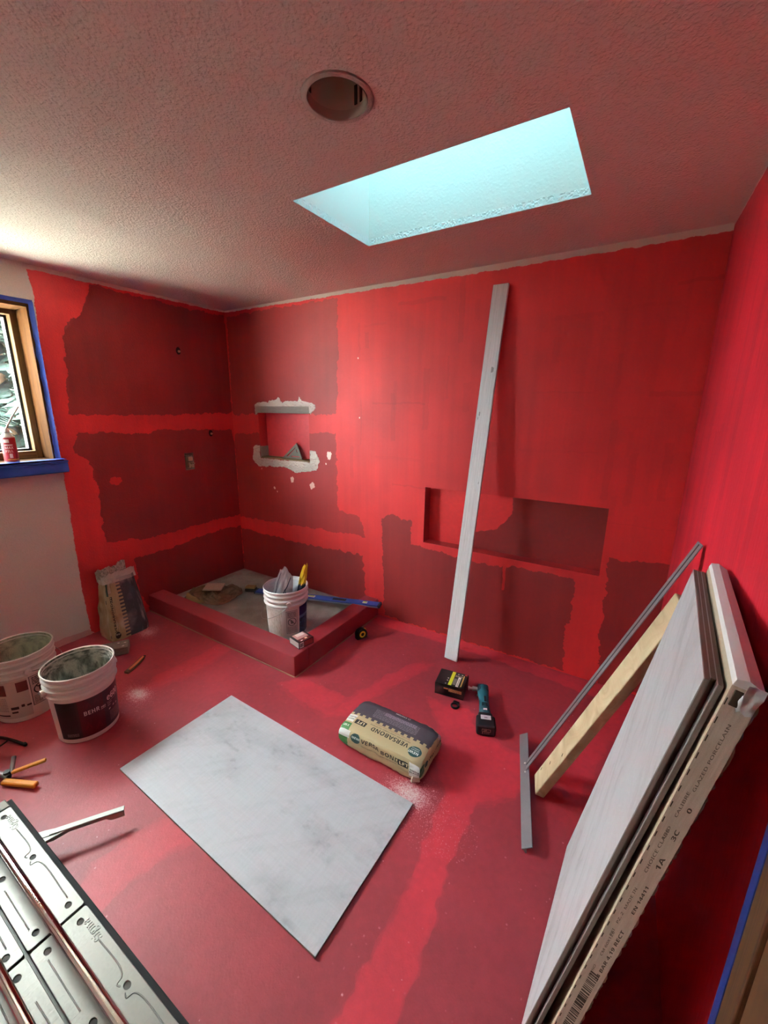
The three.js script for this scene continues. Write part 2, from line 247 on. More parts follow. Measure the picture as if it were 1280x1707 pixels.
// ceiling with the openings of the skylight and of the recessed lamp
const SKY = [1.905, 0.585, 2.944, 1.137], CAN = [2.412, 1.492, 0.083];
{
  const s = new THREE.Shape([[-0.1, -0.1], [W + 0.25, -0.1], [W + 0.25, DEPTH + 0.1], [-0.1, DEPTH + 0.1]].map((p) => new THREE.Vector2(...p)));
  s.holes.push(new THREE.Path([[SKY[0], SKY[1]], [SKY[0], SKY[3]], [SKY[2], SKY[3]], [SKY[2], SKY[1]]].map((p) => new THREE.Vector2(...p))));
  const h = new THREE.Path(); h.absarc(CAN[0], CAN[1], CAN[2], 0, Math.PI * 2, true); s.holes.push(h);
  const g = new THREE.ExtrudeGeometry(s, { depth: 0.03, bevelEnabled: false, curveSegments: 40 }).rotateX(Math.PI / 2).translate(0, H + 0.03, 0);
  const c = struct('ceiling', g, mCeil, scene, 'white knockdown-textured ceiling tinted by the red walls', 'ceiling');
}
const SHAFT = 0.95;
{
  const [x0, z0, x1, z1] = SKY, t = 0.04, y = H + 0.03 + SHAFT / 2, h = SHAFT;
  const mShaft = mWhite.clone(); mShaft.bumpScale = 0.0004;
  const shaft = struct('skylight_shaft', box(t, h, z1 - z0 + 2 * t, x0 - t / 2, y, (z0 + z1) / 2), mShaft, scene, 'white plastered shaft of the skylight', 'skylight');
  obj('shaft_side', box(t, h, z1 - z0 + 2 * t, x1 + t / 2, y, (z0 + z1) / 2), mShaft, shaft);
  obj('shaft_side', box(x1 - x0, h, t, (x0 + x1) / 2, y, z0 - t / 2), mShaft, shaft);
  obj('shaft_side', box(x1 - x0, h, t, (x0 + x1) / 2, y, z1 + t / 2), mShaft, shaft);
  obj('skylight_frame', [box(x1 - x0 + 0.1, 0.05, 0.05, (x0 + x1) / 2, y + h / 2, z0 - 0.02), box(x1 - x0 + 0.1, 0.05, 0.05, (x0 + x1) / 2, y + h / 2, z1 + 0.02), box(0.05, 0.05, z1 - z0, x0 - 0.02, y + h / 2, (z0 + z1) / 2), box(0.05, 0.05, z1 - z0, x1 + 0.02, y + h / 2, (z0 + z1) / 2)], std({ color: 0x4a4c50, roughness: 0.5 }), shaft);
  obj('pane', box(x1 - x0, 0.006, z1 - z0, (x0 + x1) / 2, y + h / 2 + 0.01, (z0 + z1) / 2), phys({ color: lin(0.093, 0.165, 0.205), transmission: 1, roughness: 0.05, thickness: 0, ior: 1.5 }), shaft).userData.label = 'tinted skylight glazing';
}
struct('roof', [box(W + 1.5, 0.12, SKY[1] + 0.45, W / 2 - 0.05, H + 0.25, (SKY[1] - 0.04 - 0.5) / 2 + 0.02), box(W + 1.5, 0.12, DEPTH + 0.5 - SKY[3], W / 2 - 0.05, H + 0.25, (DEPTH + 0.5 + SKY[3] + 0.04) / 2), box(SKY[0] + 0.76, 0.12, SKY[3] - SKY[1] + 0.1, (SKY[0] - 0.04 - 0.8) / 2, H + 0.25, (SKY[1] + SKY[3]) / 2), box(W + 0.7 - SKY[2] - 0.04, 0.12, SKY[3] - SKY[1] + 0.1, (W + 0.7 + SKY[2] + 0.04) / 2, H + 0.25, (SKY[1] + SKY[3]) / 2)], std({ color: 0x4b4a47, roughness: 0.9 }), scene, 'dark roof deck and eave above the window', 'roof');

// ---------------------------------------------------------------- window, outdoors, door, shower base
const woodTex = (base, dark, w = 256, h = 1024, k = 1) => canvasTex(w, h, (g) => { const im = g.createImageData(w, h), d = im.data; for (let y = 0; y < h; y++) for (let x = 0; x < w; x++) { const i = (y * w + x) * 4, n = fbm(x * 0.09 * k + fbm(x * 0.01, y * 0.004, 2) * 7, y * 0.006, 4), r = noise(x * 0.8, y * 0.02) * 0.3, t = clamp(n * 1.3 - 0.3 + r * 0.4); for (let q = 0; q < 3; q++) d[i + q] = base[q] + (dark[q] - base[q]) * t; d[i + 3] = 255; } g.putImageData(im, 0, 0); });
const mOak = phys({ map: woodTex([70, 42, 17], [42, 24, 9]), roughness: 0.95, specularIntensity: 0.1 });
const mOakLight = std({ map: woodTex([112, 84, 44], [72, 50, 23]), roughness: 0.9 });
const mTape = std({ color: new THREE.Color(0x2a47a8), roughness: 0.6, bumpMap: rep(peel, 8, 8), bumpScale: 0.0008 });
const mBlackRubber = std({ color: 0x14120f, roughness: 0.7 });
{
  const w = new THREE.Group(); w.name = 'window_1'; scene.add(w); w.userData = { kind: 'structure', label: 'wood framed window edged with blue masking tape', category: 'window' };
  const { z0, z1, y0, y1 } = WIN, zc = (z0 + z1) / 2, yc = (y0 + y1) / 2, zl = z1 - z0, yl = y1 - y0;
  const rotU = (g) => { const uv = g.attributes.uv; for (let i = 0; i < uv.count; i++) uv.setXY(i, uv.getY(i), uv.getX(i)); return g; };
  // jamb boards line the opening
  obj('jamb', box(0.165, yl, 0.02, -0.0775, yc, z0 + 0.01), mOak, w);
  obj('jamb', box(0.165, yl, 0.02, -0.0775, yc, z1 - 0.01), mOak, w);
  obj('head_jamb', rotU(box(0.165, 0.02, zl, -0.0775, y1 - 0.01, zc)), mOak, w);
  obj('sill', rbox(0.215, 0.028, zl + 0.04, -0.06, y0 - 0.012, zc, 0.006), mOak, w);
  // sash
  const sx = -0.215, sd = 0.11, sw = 0.05;
  for (const z of [z0 + sw / 2 + 0.004, z1 - sw / 2 - 0.004]) obj('sash_stile', rbox(sd, yl, sw, sx, yc, z, 0.004), mOakLight, w);
  for (const y of [y0 + sw / 2, y1 - sw / 2]) obj('sash_rail', rotU(rbox(sd, sw, zl - 2 * sw, sx, y, zc, 0.004)), mOakLight, w);
  for (const z of [z0 + sw + 0.011, z1 - sw - 0.011]) obj('gasket', box(0.05, yl - 2 * sw, 0.014, -0.24, yc, z), mBlackRubber, w);
  for (const y of [y0 + sw + 0.006, y1 - sw - 0.006]) obj('gasket', box(0.05, 0.014, zl - 2 * sw, -0.24, y, zc), mBlackRubber, w);
  obj('pane', box(0.006, yl - 2 * sw, zl - 2 * sw, -0.24, yc, zc), phys({ color: lin(0.93, 0.97, 0.95), transmission: 1, roughness: 0.0, thickness: 0, ior: 1.5 }), w);
  // blue masking tape stuck round the edge, its loose edge curling off the wall
  const strip = (pts, wd, dx) => { const g = new THREE.PlaneGeometry(1, 1, 40, 6), p = g.attributes.position; for (let i = 0; i < p.count; i++) { const t = p.getX(i) + 0.5, s = p.getY(i) + 0.5, a = pts[0], b = pts[1], y = a[0] + (b[0] - a[0]) * t, z = a[1] + (b[1] - a[1]) * t, n = (fbm(t * 14 + a[0] * 9, s * 2, 3) - 0.5); p.setXYZ(i, 0.003 + dx * s * s + n * 0.006 * (0.3 + s), y + (Math.abs(a[0] - b[0]) < 0.1 ? s * wd : 0) + n * 0.004, z - (Math.abs(a[0] - b[0]) < 0.1 ? 0 : s * wd) + n * 0.004); } g.computeVertexNormals(); return g; };
  const mt2 = mTape.clone(); mt2.side = THREE.DoubleSide;
  obj('masking_tape', [strip([[y0 - 0.01, z0 + 0.02], [y1 + 0.012, z0 + 0.02]], 0.032, 0.02), strip([[y0 - 0.01, z1 + 0.01], [y1 + 0.012, z1 + 0.01]], 0.03, 0.004)], mt2, w);
  obj('masking_tape', strip([[y1 - 0.012, z0 - 0.015], [y1 - 0.012, z1 + 0.015]], 0.036, 0.006), mt2, w);
  obj('masking_tape', [rbox(0.014, 0.062, zl + 0.07, 0.052, y0 - 0.05, zc, 0.004), box(0.06, 0.0025, zl + 0.06, 0.03, y0 + 0.0035, zc), rbox(0.05, 0.012, zl + 0.08, 0.034, y0 - 0.012, zc, 0.004), box(0.04, 0.012, zl + 0.07, 0.026, y0 - 0.078, zc)], mTape, w);
}
// conifers beyond the window
{
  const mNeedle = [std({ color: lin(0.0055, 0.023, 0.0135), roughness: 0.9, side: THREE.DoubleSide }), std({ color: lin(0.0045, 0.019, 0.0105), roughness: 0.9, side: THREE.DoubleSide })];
  const mBark = std({ color: 0x4a3a2c, roughness: 1 });
  function sprays(h, r0) {            // drooping boughs of flat needle sprays
    const pos = [], nor = [];
    const leaf = (o, d, n, l, w) => { const s = new THREE.Vector3().crossVectors(d, n).normalize().multiplyScalar(w), a = o, b = o.clone().addScaledVector(d, l * 0.55).add(s), c = o.clone().addScaledVector(d, l), e = o.clone().addScaledVector(d, l * 0.55).sub(s).addScaledVector(n, -0.01); for (const q of [a, b, c, a, c, e]) { pos.push(q.x, q.y, q.z); nor.push(n.x, n.y, n.z); } };
    for (let y = 0.15; y < h; y += 0.075) {
      const R = r0 * Math.pow(1 - y / h, 0.75), nb = Math.max(4, Math.round(13 * (1 - y / h) + 4));
      for (let b = 0; b < nb; b++) {
        const a = rr(0, 6.28), len = R * rr(0.75, 1.1), droop = rr(0.25, 0.55);
        const n = Math.round(14 + len * 20);
        for (let k = 2; k < n; k++) {
          const t = k / n, q = len * t, o = V(Math.cos(a) * q, y + 0.1 * t - droop * q * t * 0.7, Math.sin(a) * q), side = (k % 2 ? 1 : -1) * rr(0.5, 1.0);
          const d = V(Math.cos(a + side), -0.35 + rr(-0.25, 0.15), Math.sin(a + side)).normalize();
          leaf(o, d, V(rr(-0.3, 0.3), 1, rr(-0.3, 0.3)).normalize(), rr(0.12, 0.26) * (1.1 - t * 0.4), rr(0.024, 0.045));
        }
      }
    }
    const g = new THREE.BufferGeometry(); g.setAttribute('position', new THREE.Float32BufferAttribute(pos, 3)); g.setAttribute('normal', new THREE.Float32BufferAttribute(nor, 3)); g.setAttribute('uv', new THREE.Float32BufferAttribute(new Float32Array(pos.length / 3 * 2), 2)); return g;
  }
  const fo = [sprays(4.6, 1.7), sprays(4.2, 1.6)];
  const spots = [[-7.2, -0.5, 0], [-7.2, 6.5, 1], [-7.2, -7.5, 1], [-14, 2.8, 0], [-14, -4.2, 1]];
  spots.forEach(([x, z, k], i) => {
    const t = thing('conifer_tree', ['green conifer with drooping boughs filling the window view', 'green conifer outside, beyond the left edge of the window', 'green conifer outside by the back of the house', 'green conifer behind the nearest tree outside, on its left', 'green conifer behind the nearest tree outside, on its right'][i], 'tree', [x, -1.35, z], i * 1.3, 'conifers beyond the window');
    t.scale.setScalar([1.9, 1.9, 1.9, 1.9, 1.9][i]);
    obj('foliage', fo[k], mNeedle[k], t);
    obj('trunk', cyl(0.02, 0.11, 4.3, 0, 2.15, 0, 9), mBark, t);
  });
  struct('ground', box(80, 0.2, 80, -40.3, -1.45, 0), std({ color: lin(0.8, 0.76, 0.68), roughness: 1 }), scene, 'pale gravel ground outside the window', 'ground');
}
// door casing in the bottom right corner, taped along its edge
{
  const at = (z) => W + SLANT * z, d = new THREE.Group(); d.name = 'door_1'; scene.add(d); d.userData = { kind: 'structure', label: 'brown wooden door with casing taped in blue', category: 'door' };
  const zs = 1.79; d.position.set(at(zs), 0, zs); d.rotation.y = -Math.PI / 2 + Math.atan(SLANT);   // local x runs toward the camera side, local z into the room
  const mOakDark = std({ map: woodTex([96, 62, 34], [58, 36, 18]), roughness: 0.5 });
  obj('casing', rbox(0.07, 2.1, 0.02, 0.05, 1.05, 0.008, 0.004), mOakDark, d);
  obj('casing', rbox(0.07, 2.1, 0.02, 0.93, 1.05, 0.008, 0.004), mOakDark, d);
  obj('casing', rbox(0.95, 0.07, 0.02, 0.49, 2.1, 0.008, 0.004), mOakDark, d);
  obj('door_leaf', rbox(0.81, 2.03, 0.012, 0.49, 1.02, 0.004, 0.003), mOakDark, d);
  obj('masking_tape', box(0.022, 2.1, 0.0025, 0.026, 1.06, 0.0185), mTape, d);
}
// curb and mortar bed of the shower
{
  const t = 0.13, h = 0.14, c = struct('shower_curb', rbox(1.605, h, t, 0.8025, h / 2, 0.958 - t / 2, 0.006), mCurb, scene, 'red painted curb round the shower base', 'curb');
  obj('curb_return', rbox(t, h, 0.958 - t, 1.61 - t / 2, h / 2, (0.958 - t) / 2, 0.006), mCurb, c);
  obj('curb_sealant', [tube([[0.0, 0.002, 0.962], [0.5, 0.002, 0.963], [1.1, 0.002, 0.962], [1.606, 0.002, 0.962]], 0.004, 60, 6), tube([[1.613, 0.002, 0.96], [1.614, 0.002, 0.5], [1.613, 0.002, 0.03]], 0.003, 40, 6)], std({ color: 0x9a7a60, roughness: 0.9 }), c);
  const g = new THREE.PlaneGeometry(1.485, 0.83, 50, 30).rotateX(-Math.PI / 2).translate(0.7425, 0, 0.415), p = g.attributes.position;
  for (let i = 0; i < p.count; i++) { const x = p.getX(i), z = p.getZ(i), r = Math.hypot((x - 0.75) / 0.75, (z - 0.42) / 0.42); p.setY(i, 0.028 + 0.02 * Math.min(1, r) + (fbm(x * 9, z * 9, 3) - 0.5) * 0.003); }
  g.computeVertexNormals();
  const panTex = canvasTex(1024, 580, (c2, w, h2) => { const im = c2.createImageData(w, h2), d = im.data; for (let y = 0; y < h2; y++) for (let x = 0; x < w; x++) { const i = (y * w + x) * 4, n = fbm(x * 0.012, y * 0.012, 5), e = fbm(x * 0.05 + 40, y * 0.05, 3), pk = clamp((0.09 - Math.min(x / w, 1 - x / w, y / h2, 1 - y / h2)) * 9 + e * 1.6 - 0.9), s = 1 + (hash(x, y) - 0.5) * 0.12; const b = [128 + n * 50, 124 + n * 48, 114 + n * 46]; d[i] = (b[0] + (150 - b[0]) * pk * 0.5) * s; d[i + 1] = (b[1] + (96 - b[1]) * pk * 0.5) * s; d[i + 2] = (b[2] + (96 - b[2]) * pk * 0.5) * s; d[i + 3] = 255; } c2.putImageData(im, 0, 0); });
  struct('shower_base', [g], std({ map: panTex, roughness: 0.95, bumpMap: rep(peel, 3, 3), bumpScale: 0.002, side: THREE.DoubleSide }), scene, 'grey mortar bed sloping to the middle of the shower', 'shower base');
}
// recessed lamp can, empty, in the ceiling
{
  const t = thing('recessed_light_housing', 'empty round recessed light can in the ceiling beside the skylight', 'light fixture', [CAN[0], H, CAN[1]]);
  const prof = [[0.083, -0.004], [0.096, -0.003], [0.099, 0.0], [0.096, 0.002], [0.0815, 0.002]].map((p) => new THREE.Vector2(...p));
  obj('trim_ring', new THREE.LatheGeometry([...prof, prof[0].clone()], 64), mCeil, t);
  obj('plaster_ring', new THREE.LatheGeometry([[0.0815, -0.002], [0.0815, 0.02], [0.079, 0.02], [0.079, -0.002]].map((p) => new THREE.Vector2(...p)), 64), std({ color: 0xb9b0a2, roughness: 0.7 }), t);
  const mGalv = std({ color: 0xcabfae, roughness: 0.4, metalness: 0.15, side: THREE.DoubleSide });
  obj('can', new THREE.LatheGeometry([[0.082, 0.018], [0.0825, 0.12], [0.08, 0.125], [0.0, 0.127]].map((p) => new THREE.Vector2(...p)), 64), mGalv, t);
  for (const a of [2.6, 2.86, 4.75, 5.0]) obj('slot', box(0.009, 0.045, 0.003).rotateY(-a + Math.PI / 2).translate(0.0805 * Math.cos(a), 0.05, 0.0805 * Math.sin(a)), std({ color: 0x3a3630, roughness: 0.9 }), t);  // closed bars, their dark colour standing in for shade within the can slots
}

// ---------------------------------------------------------------- large sheets and boards
const stoneTex = (ph, warm = 0) => canvasTex(1024, 512, (g, w, h) => {
  const im = g.createImageData(w, h), d = im.data;
  for (let y = 0; y < h; y++) for (let x = 0; x < w; x++) {
    const i = (y * w + x) * 4, a = fbm(x * 0.006 + ph, y * 0.011 + ph, 5), b = fbm(x * 0.03 + ph * 3, y * 0.05, 4), s = noise(x * 0.22 + ph, y * 0.012) * 0.5 + noise(x * 0.015, y * 0.25 + ph) * 0.5;
    const dg = clamp((fbm((x + y * 0.9) * 0.035 + ph, (x - y) * 0.004, 4) - 0.52) * 3) * (ph ? 0.34 : 0.12), dark = dg + clamp((a - 0.5) * 2.6) * 0.3 + clamp((b - 0.58) * 2.4) * clamp((a - 0.42) * 4) * (0.25 + s * 0.6), v = 182 - dark * 50 + (s - 0.5) * 9 + (hash(x, y) - 0.5) * 6;
    d[i] = v + warm; d[i + 1] = v + 1; d[i + 2] = v + 4 - warm; d[i + 3] = 255;
  }
  g.putImageData(im, 0, 0);
});
const mStone = [std({ map: stoneTex(0), roughness: 0.42 }), std({ map: rep(stoneTex(41, 2), 1, 1), roughness: 0.4 })];
const mTileEdge = std({ color: 0x8a7468, roughness: 0.85, bumpMap: rep(peel, 2, 2), bumpScale: 0.0006 });
const mTileGlaze = std({ color: 0xb8b4b0, roughness: 0.4 });
function slab(parent, l, w, t, face) {          // porcelain tile: glazed face up (local y), darker biscuit under it
  const b = rbox(l, t - 0.0015, w, 0, (t - 0.0015) / 2, 0, 0.0006, 1);
  obj('tile_body', b, mTileEdge, parent);
  const f = new THREE.BoxGeometry(l - 0.0008, 0.0016, w - 0.0008).translate(0, t - 0.0008, 0);
  obj('glazed_face', f, [mTileGlaze, mTileGlaze, face, mTileGlaze, mTileGlaze, mTileGlaze], parent);
}
{
  const t = thing('floor_tile', 'large pale grey concrete-look tile lying flat on the red floor', 'tile', [2.017, 0.001, 1.605], -0.0285);
  slab(t, 1.205, 0.603, 0.0095, mStone[0]);
}
// stack of three tiles leaning on the right wall
const stackFar = V(3.207, 0.006, 1.163), stackAlong = V(-0.0525, 0, 1).normalize();
{
  const up0 = V(0.209, 1.196, 0), n = new THREE.Vector3().crossVectors(stackAlong, up0).normalize(), up = new THREE.Vector3().crossVectors(n, stackAlong).normalize();
  const basis = new THREE.Matrix4().makeBasis(up, n, new THREE.Vector3().crossVectors(up, n));   // local x up the tile, local y out of its face, local z along the floor
  const names = ['front tile of the leaning stack, broad cloudy pale face to the room', 'middle tile of the leaning stack, its end set back', 'rear tile of the leaning stack, next to the cardboard carton'];
  const zdir = new THREE.Vector3().crossVectors(up, n).dot(stackAlong) > 0 ? 1 : -1;
  [[0, 0.6, 0], [0.002, 0.587, -0.0093], [-0.004, 0.606, -0.0186]].forEach(([s, l, off], i) => {
    const t = thing('porcelain_tile', names[i], 'tile', [0, 0, 0], 0, 'tiles leaning on the right wall');
    const o = stackFar.clone().addScaledVector(up, 0.6 + 0.004).addScaledVector(stackAlong, s + l / 2).addScaledVector(n, off - 0.009);
    t.position.copy(o); t.quaternion.setFromRotationMatrix(basis);
    slab(t, 1.2, l, 0.009, mStone[1]);
  });
  // carton of tiles behind them
  const c = thing('tile_carton', 'tall cardboard carton with barcode and torn flap, behind the leaning tiles', 'carton');
  const a0 = V(3.256, 0.009, 1.155), upc = V(0.193, 1.196, 0), nc = new THREE.Vector3().crossVectors(stackAlong, upc).normalize(), uc = new THREE.Vector3().crossVectors(nc, stackAlong).normalize();
  c.position.copy(a0); c.quaternion.setFromRotationMatrix(new THREE.Matrix4().makeBasis(uc, nc, new THREE.Vector3().crossVectors(uc, nc)));
  const LEN = 0.625, TH = 0.039, HT = 1.21, zs = zdir;
  const kraft = [190, 172, 152];
  const endTex = canvasTex(1400, 64 * 2, (g, w, h) => {            // the long end face, text running up it
    const im = g.createImageData(w, h), d = im.data; for (let y = 0; y < h; y++) for (let x = 0; x < w; x++) { const i = (y * w + x) * 4, n2 = (fbm(x * 0.02, y * 0.08, 4) - 0.5) * 30 + (hash(x, y) - 0.5) * 14; for (let q = 0; q < 3; q++) d[i + q] = kraft[q] + n2 + 8; d[i + 3] = 255; } g.putImageData(im, 0, 0);
    g.fillStyle = 'rgba(52,40,30,0.85)'; g.textBaseline = 'middle';
    const text = (s, x, y, px, bold) => { g.font = (bold ? 'bold ' : '') + px + 'px sans-serif'; g.fillText(s, x, y); };
    for (const [x0, n2] of [[210, 15], [345, 12]]) { let x = x0; for (let k = 0; k < n2 * 1.4; k++) { const bw = 2 + hash(k, x0) * 5; g.fillRect(x, 44, bw, 56); x += bw + 2 + hash(k, 7) * 4; } }
    text('24 BAR 4,19 RECT', 470, 92, 26, true); text('TONO', 470, 48, 18); text('CM 60X120', 560, 50, 20); text('PEI', 640, 44, 20); text('PZ. 2', 690, 44, 20);
    text('MADE IN', 745, 46, 20); text('EN 14411', 745, 92, 24, true); text('CHOICE CLASS', 880, 50, 22); text('1A', 905, 92, 34, true); text('TINO', 990, 48, 18); text('3C', 1000, 90, 28, true);
    text('CALIBRE', 1060, 50, 20); text('0', 1085, 92, 28, true); text('GLAZED PORCELAIN', 1140, 66, 20);
    g.strokeStyle = 'rgba(40,26,16,0.9)'; g.lineWidth = 5; for (let x = 20; x < w; x += 46) { g.beginPath(); g.moveTo(x, 8); g.lineTo(x + 16, 8); g.stroke(); }
  });
  const mKraft = std({ color: new THREE.Color(0xbca88e), roughness: 0.9, bumpMap: rep(peel, 3, 3), bumpScale: 0.0006 }), mKraftWhite = std({ color: 0xded7d4, roughness: 0.8, bumpMap: rep(brushed, 4, 4), bumpScale: 0.0006 });
  const mEnd = std({ map: endTex, roughness: 0.9 });
  const zc = zs * LEN / 2, body = new THREE.BoxGeometry(HT, TH, LEN).translate(HT / 2, -TH / 2, zc);
  // the end face towards the camera carries the print
  const mats = [mKraftWhite, mKraftWhite, mKraft, mKraft, mKraft, mKraft];  mats[zs > 0 ? 4 : 5] = mEnd; mats[0] = mKraftWhite;
  if (zs < 0) { const uv = body.attributes.uv; for (let i = 20; i < 24; i++) uv.setXY(i, 1 - uv.getX(i), uv.getY(i)); }
  obj('carton_body', body, mats, c);
  const ridge = new THREE.Shape([[0, 0], [0.012, -0.002], [0.016, -TH * 0.45], [0.006, -TH - 0.001], [0, -TH]].map((p) => new THREE.Vector2(...p)));
  obj('top_flap', new THREE.ExtrudeGeometry(ridge, { depth: LEN + 0.004, bevelEnabled: false }).translate(HT, 0, zs > 0 ? -0.002 : -LEN - 0.002), mKraftWhite, c).userData.label = 'white folded top flap';
  // torn flap folded over the near end
  const tf = new THREE.PlaneGeometry(0.055, TH * 0.6, 10, 6), tp = tf.attributes.position;
  for (let i = 0; i < tp.count; i++) { const u = tp.getX(i), v = tp.getY(i); tp.setXYZ(i, HT - 0.012 + u - (u < 0 ? (fbm(v * 300, 3, 2) - 0.5) * 0.016 : 0), -TH * 0.68 + v, zs * (LEN + 0.008 + 0.006 * Math.sin(u * 60) + (fbm(u * 90, v * 90, 2) - 0.5) * 0.006)); }
  tf.computeVertexNormals();
  const mFlap = mKraftWhite.clone(); mFlap.side = THREE.DoubleSide; obj('torn_flap', tf, mFlap, c);
  obj('hand_hole_shade', rbox(0.03, 0.012, 0.004, HT - 0.022, -0.012, zs * LEN, 0.0015), std({ color: 0x4a3a2a, roughness: 1 }), c);  // solid dark block; the shade inside the hand hole is put into its colour
  // frayed edge of the board along the wall side
  const fr = []; for (let k = 0; k < 70; k++) { const l = rr(0.012, 0.04); fr.push(new THREE.CylinderGeometry(0.001, 0.0035, rr(0.002, 0.005), 5).rotateZ(Math.PI).rotateX(rr(-0.6, 0.6)).scale(l / 0.006, 1, 0.5).translate(rr(0.02, HT - 0.03), -TH - 0.002, zs * (LEN - 0.002))); }
  obj('frayed_edge', fr, mKraft, c);
}
// white board leaning on the back wall
{
  const t = thing('white_board', 'long white painted board leaning upright on the red back wall', 'board');
  const l = place(t, [2.3575, 0.012, 0.272], [2.438, 2.322, 0.022], [-0.06, 0.12, 1]);
  obj('board', rbox(l, 0.018, 0.09, l / 2, 0, 0, 0.0015), std({ map: canvasTex(1024, 64, (g, w, h) => { g.fillStyle = '#e2e2e2'; g.fillRect(0, 0, w, h); for (let i = 0; i < 900; i++) { g.fillStyle = `rgba(${rnd() < 0.5 ? '255,255,255' : '188,186,184'},0.25)`; g.fillRect(rr(0, w), rr(0, h), rr(10, 120), 1); } g.fillStyle = 'rgba(150,146,142,.8)'; for (const [x, y, s] of [[700, 12, 5], [810, 40, 7], [812, 46, 5], [690, 8, 3], [520, 50, 3]]) g.fillRect(x, y, s * 2, s); }), roughness: 0.55 }), t);
}
// wooden stud leaning between the T-square and the tiles
{
  const t = thing('wooden_stud', 'bare pine stud leaning behind the tile stack', 'lumber');
  const l = place(t, [3.062, 0.022, 0.962], [3.425, 1.05, 1.08], [-0.93, 0.3, 0.32]);
  obj('stud', rbox(l, 0.038, 0.089, l / 2, 0, 0, 0.004), std({ map: rep(woodTex([206, 182, 146], [160, 134, 100], 1024, 128, 0.1), 1, 1), roughness: 0.75 }), t);
  const mKnot = std({ color: 0x2c1a10, roughness: 0.9 });
  for (const [x, z, a] of [[0.16, -0.008, 0.5], [0.075, -0.03, 0.3], [0.27, 0.022, 0.4]]) obj('split', new THREE.SphereGeometry(0.009, 10, 6).scale(1, 0.12, 0.22).rotateY(a).translate(x, 0.019, z), mKnot, t);
}
// drywall T-square leaning on the right wall
{
  const t = thing('t_square', 'grey aluminium drywall T-square leaning on the right wall', 't-square');
  const mAl = std({ color: 0x7e787b, roughness: 0.5, metalness: 0.3, bumpMap: rep(brushed, 2, 30), bumpScale: 0.0004 }), mGroove = std({ color: 0x2a2a2c, roughness: 0.6, metalness: 0.4 });
  const h0 = [2.938, 0.014, 0.69], h1 = [3.088, 0.014, 1.262];
  const head = new THREE.Group(); head.name = 'head'; t.add(head);
  const hl = place(head, h0, h1, [-0.6, 1, 0.16]);
  obj('head_plate', rbox(hl, 0.005, 0.044, hl / 2, 0.012, 0, 0.0015), mAl, head);
  obj('head_fence', rbox(hl, 0.024, 0.006, hl / 2, 0.0, 0.015, 0.0015), mAl, head);
  for (const x of [0.19, 0.24]) obj('rivet', new THREE.SphereGeometry(0.005, 10, 6).scale(1, 0.4, 1).translate(x, 0.0147, -0.003), std({ color: 0xc8c6c2, roughness: 0.3, metalness: 0.8 }), head);
  const blade = new THREE.Group(); blade.name = 'blade'; t.add(blade);
  const bl = place(blade, [2.99, 0.026, 0.885], [3.468, 1.172, 0.79], [-0.9, 0.4, 0.12]);
  obj('blade_strip', rbox(bl, 0.004, 0.058, bl / 2, 0, 0, 0.001), mAl, blade);
  obj('blade_groove', box(bl - 0.01, 0.001, 0.009, bl / 2, 0.0021, 0), mGroove, blade);
}

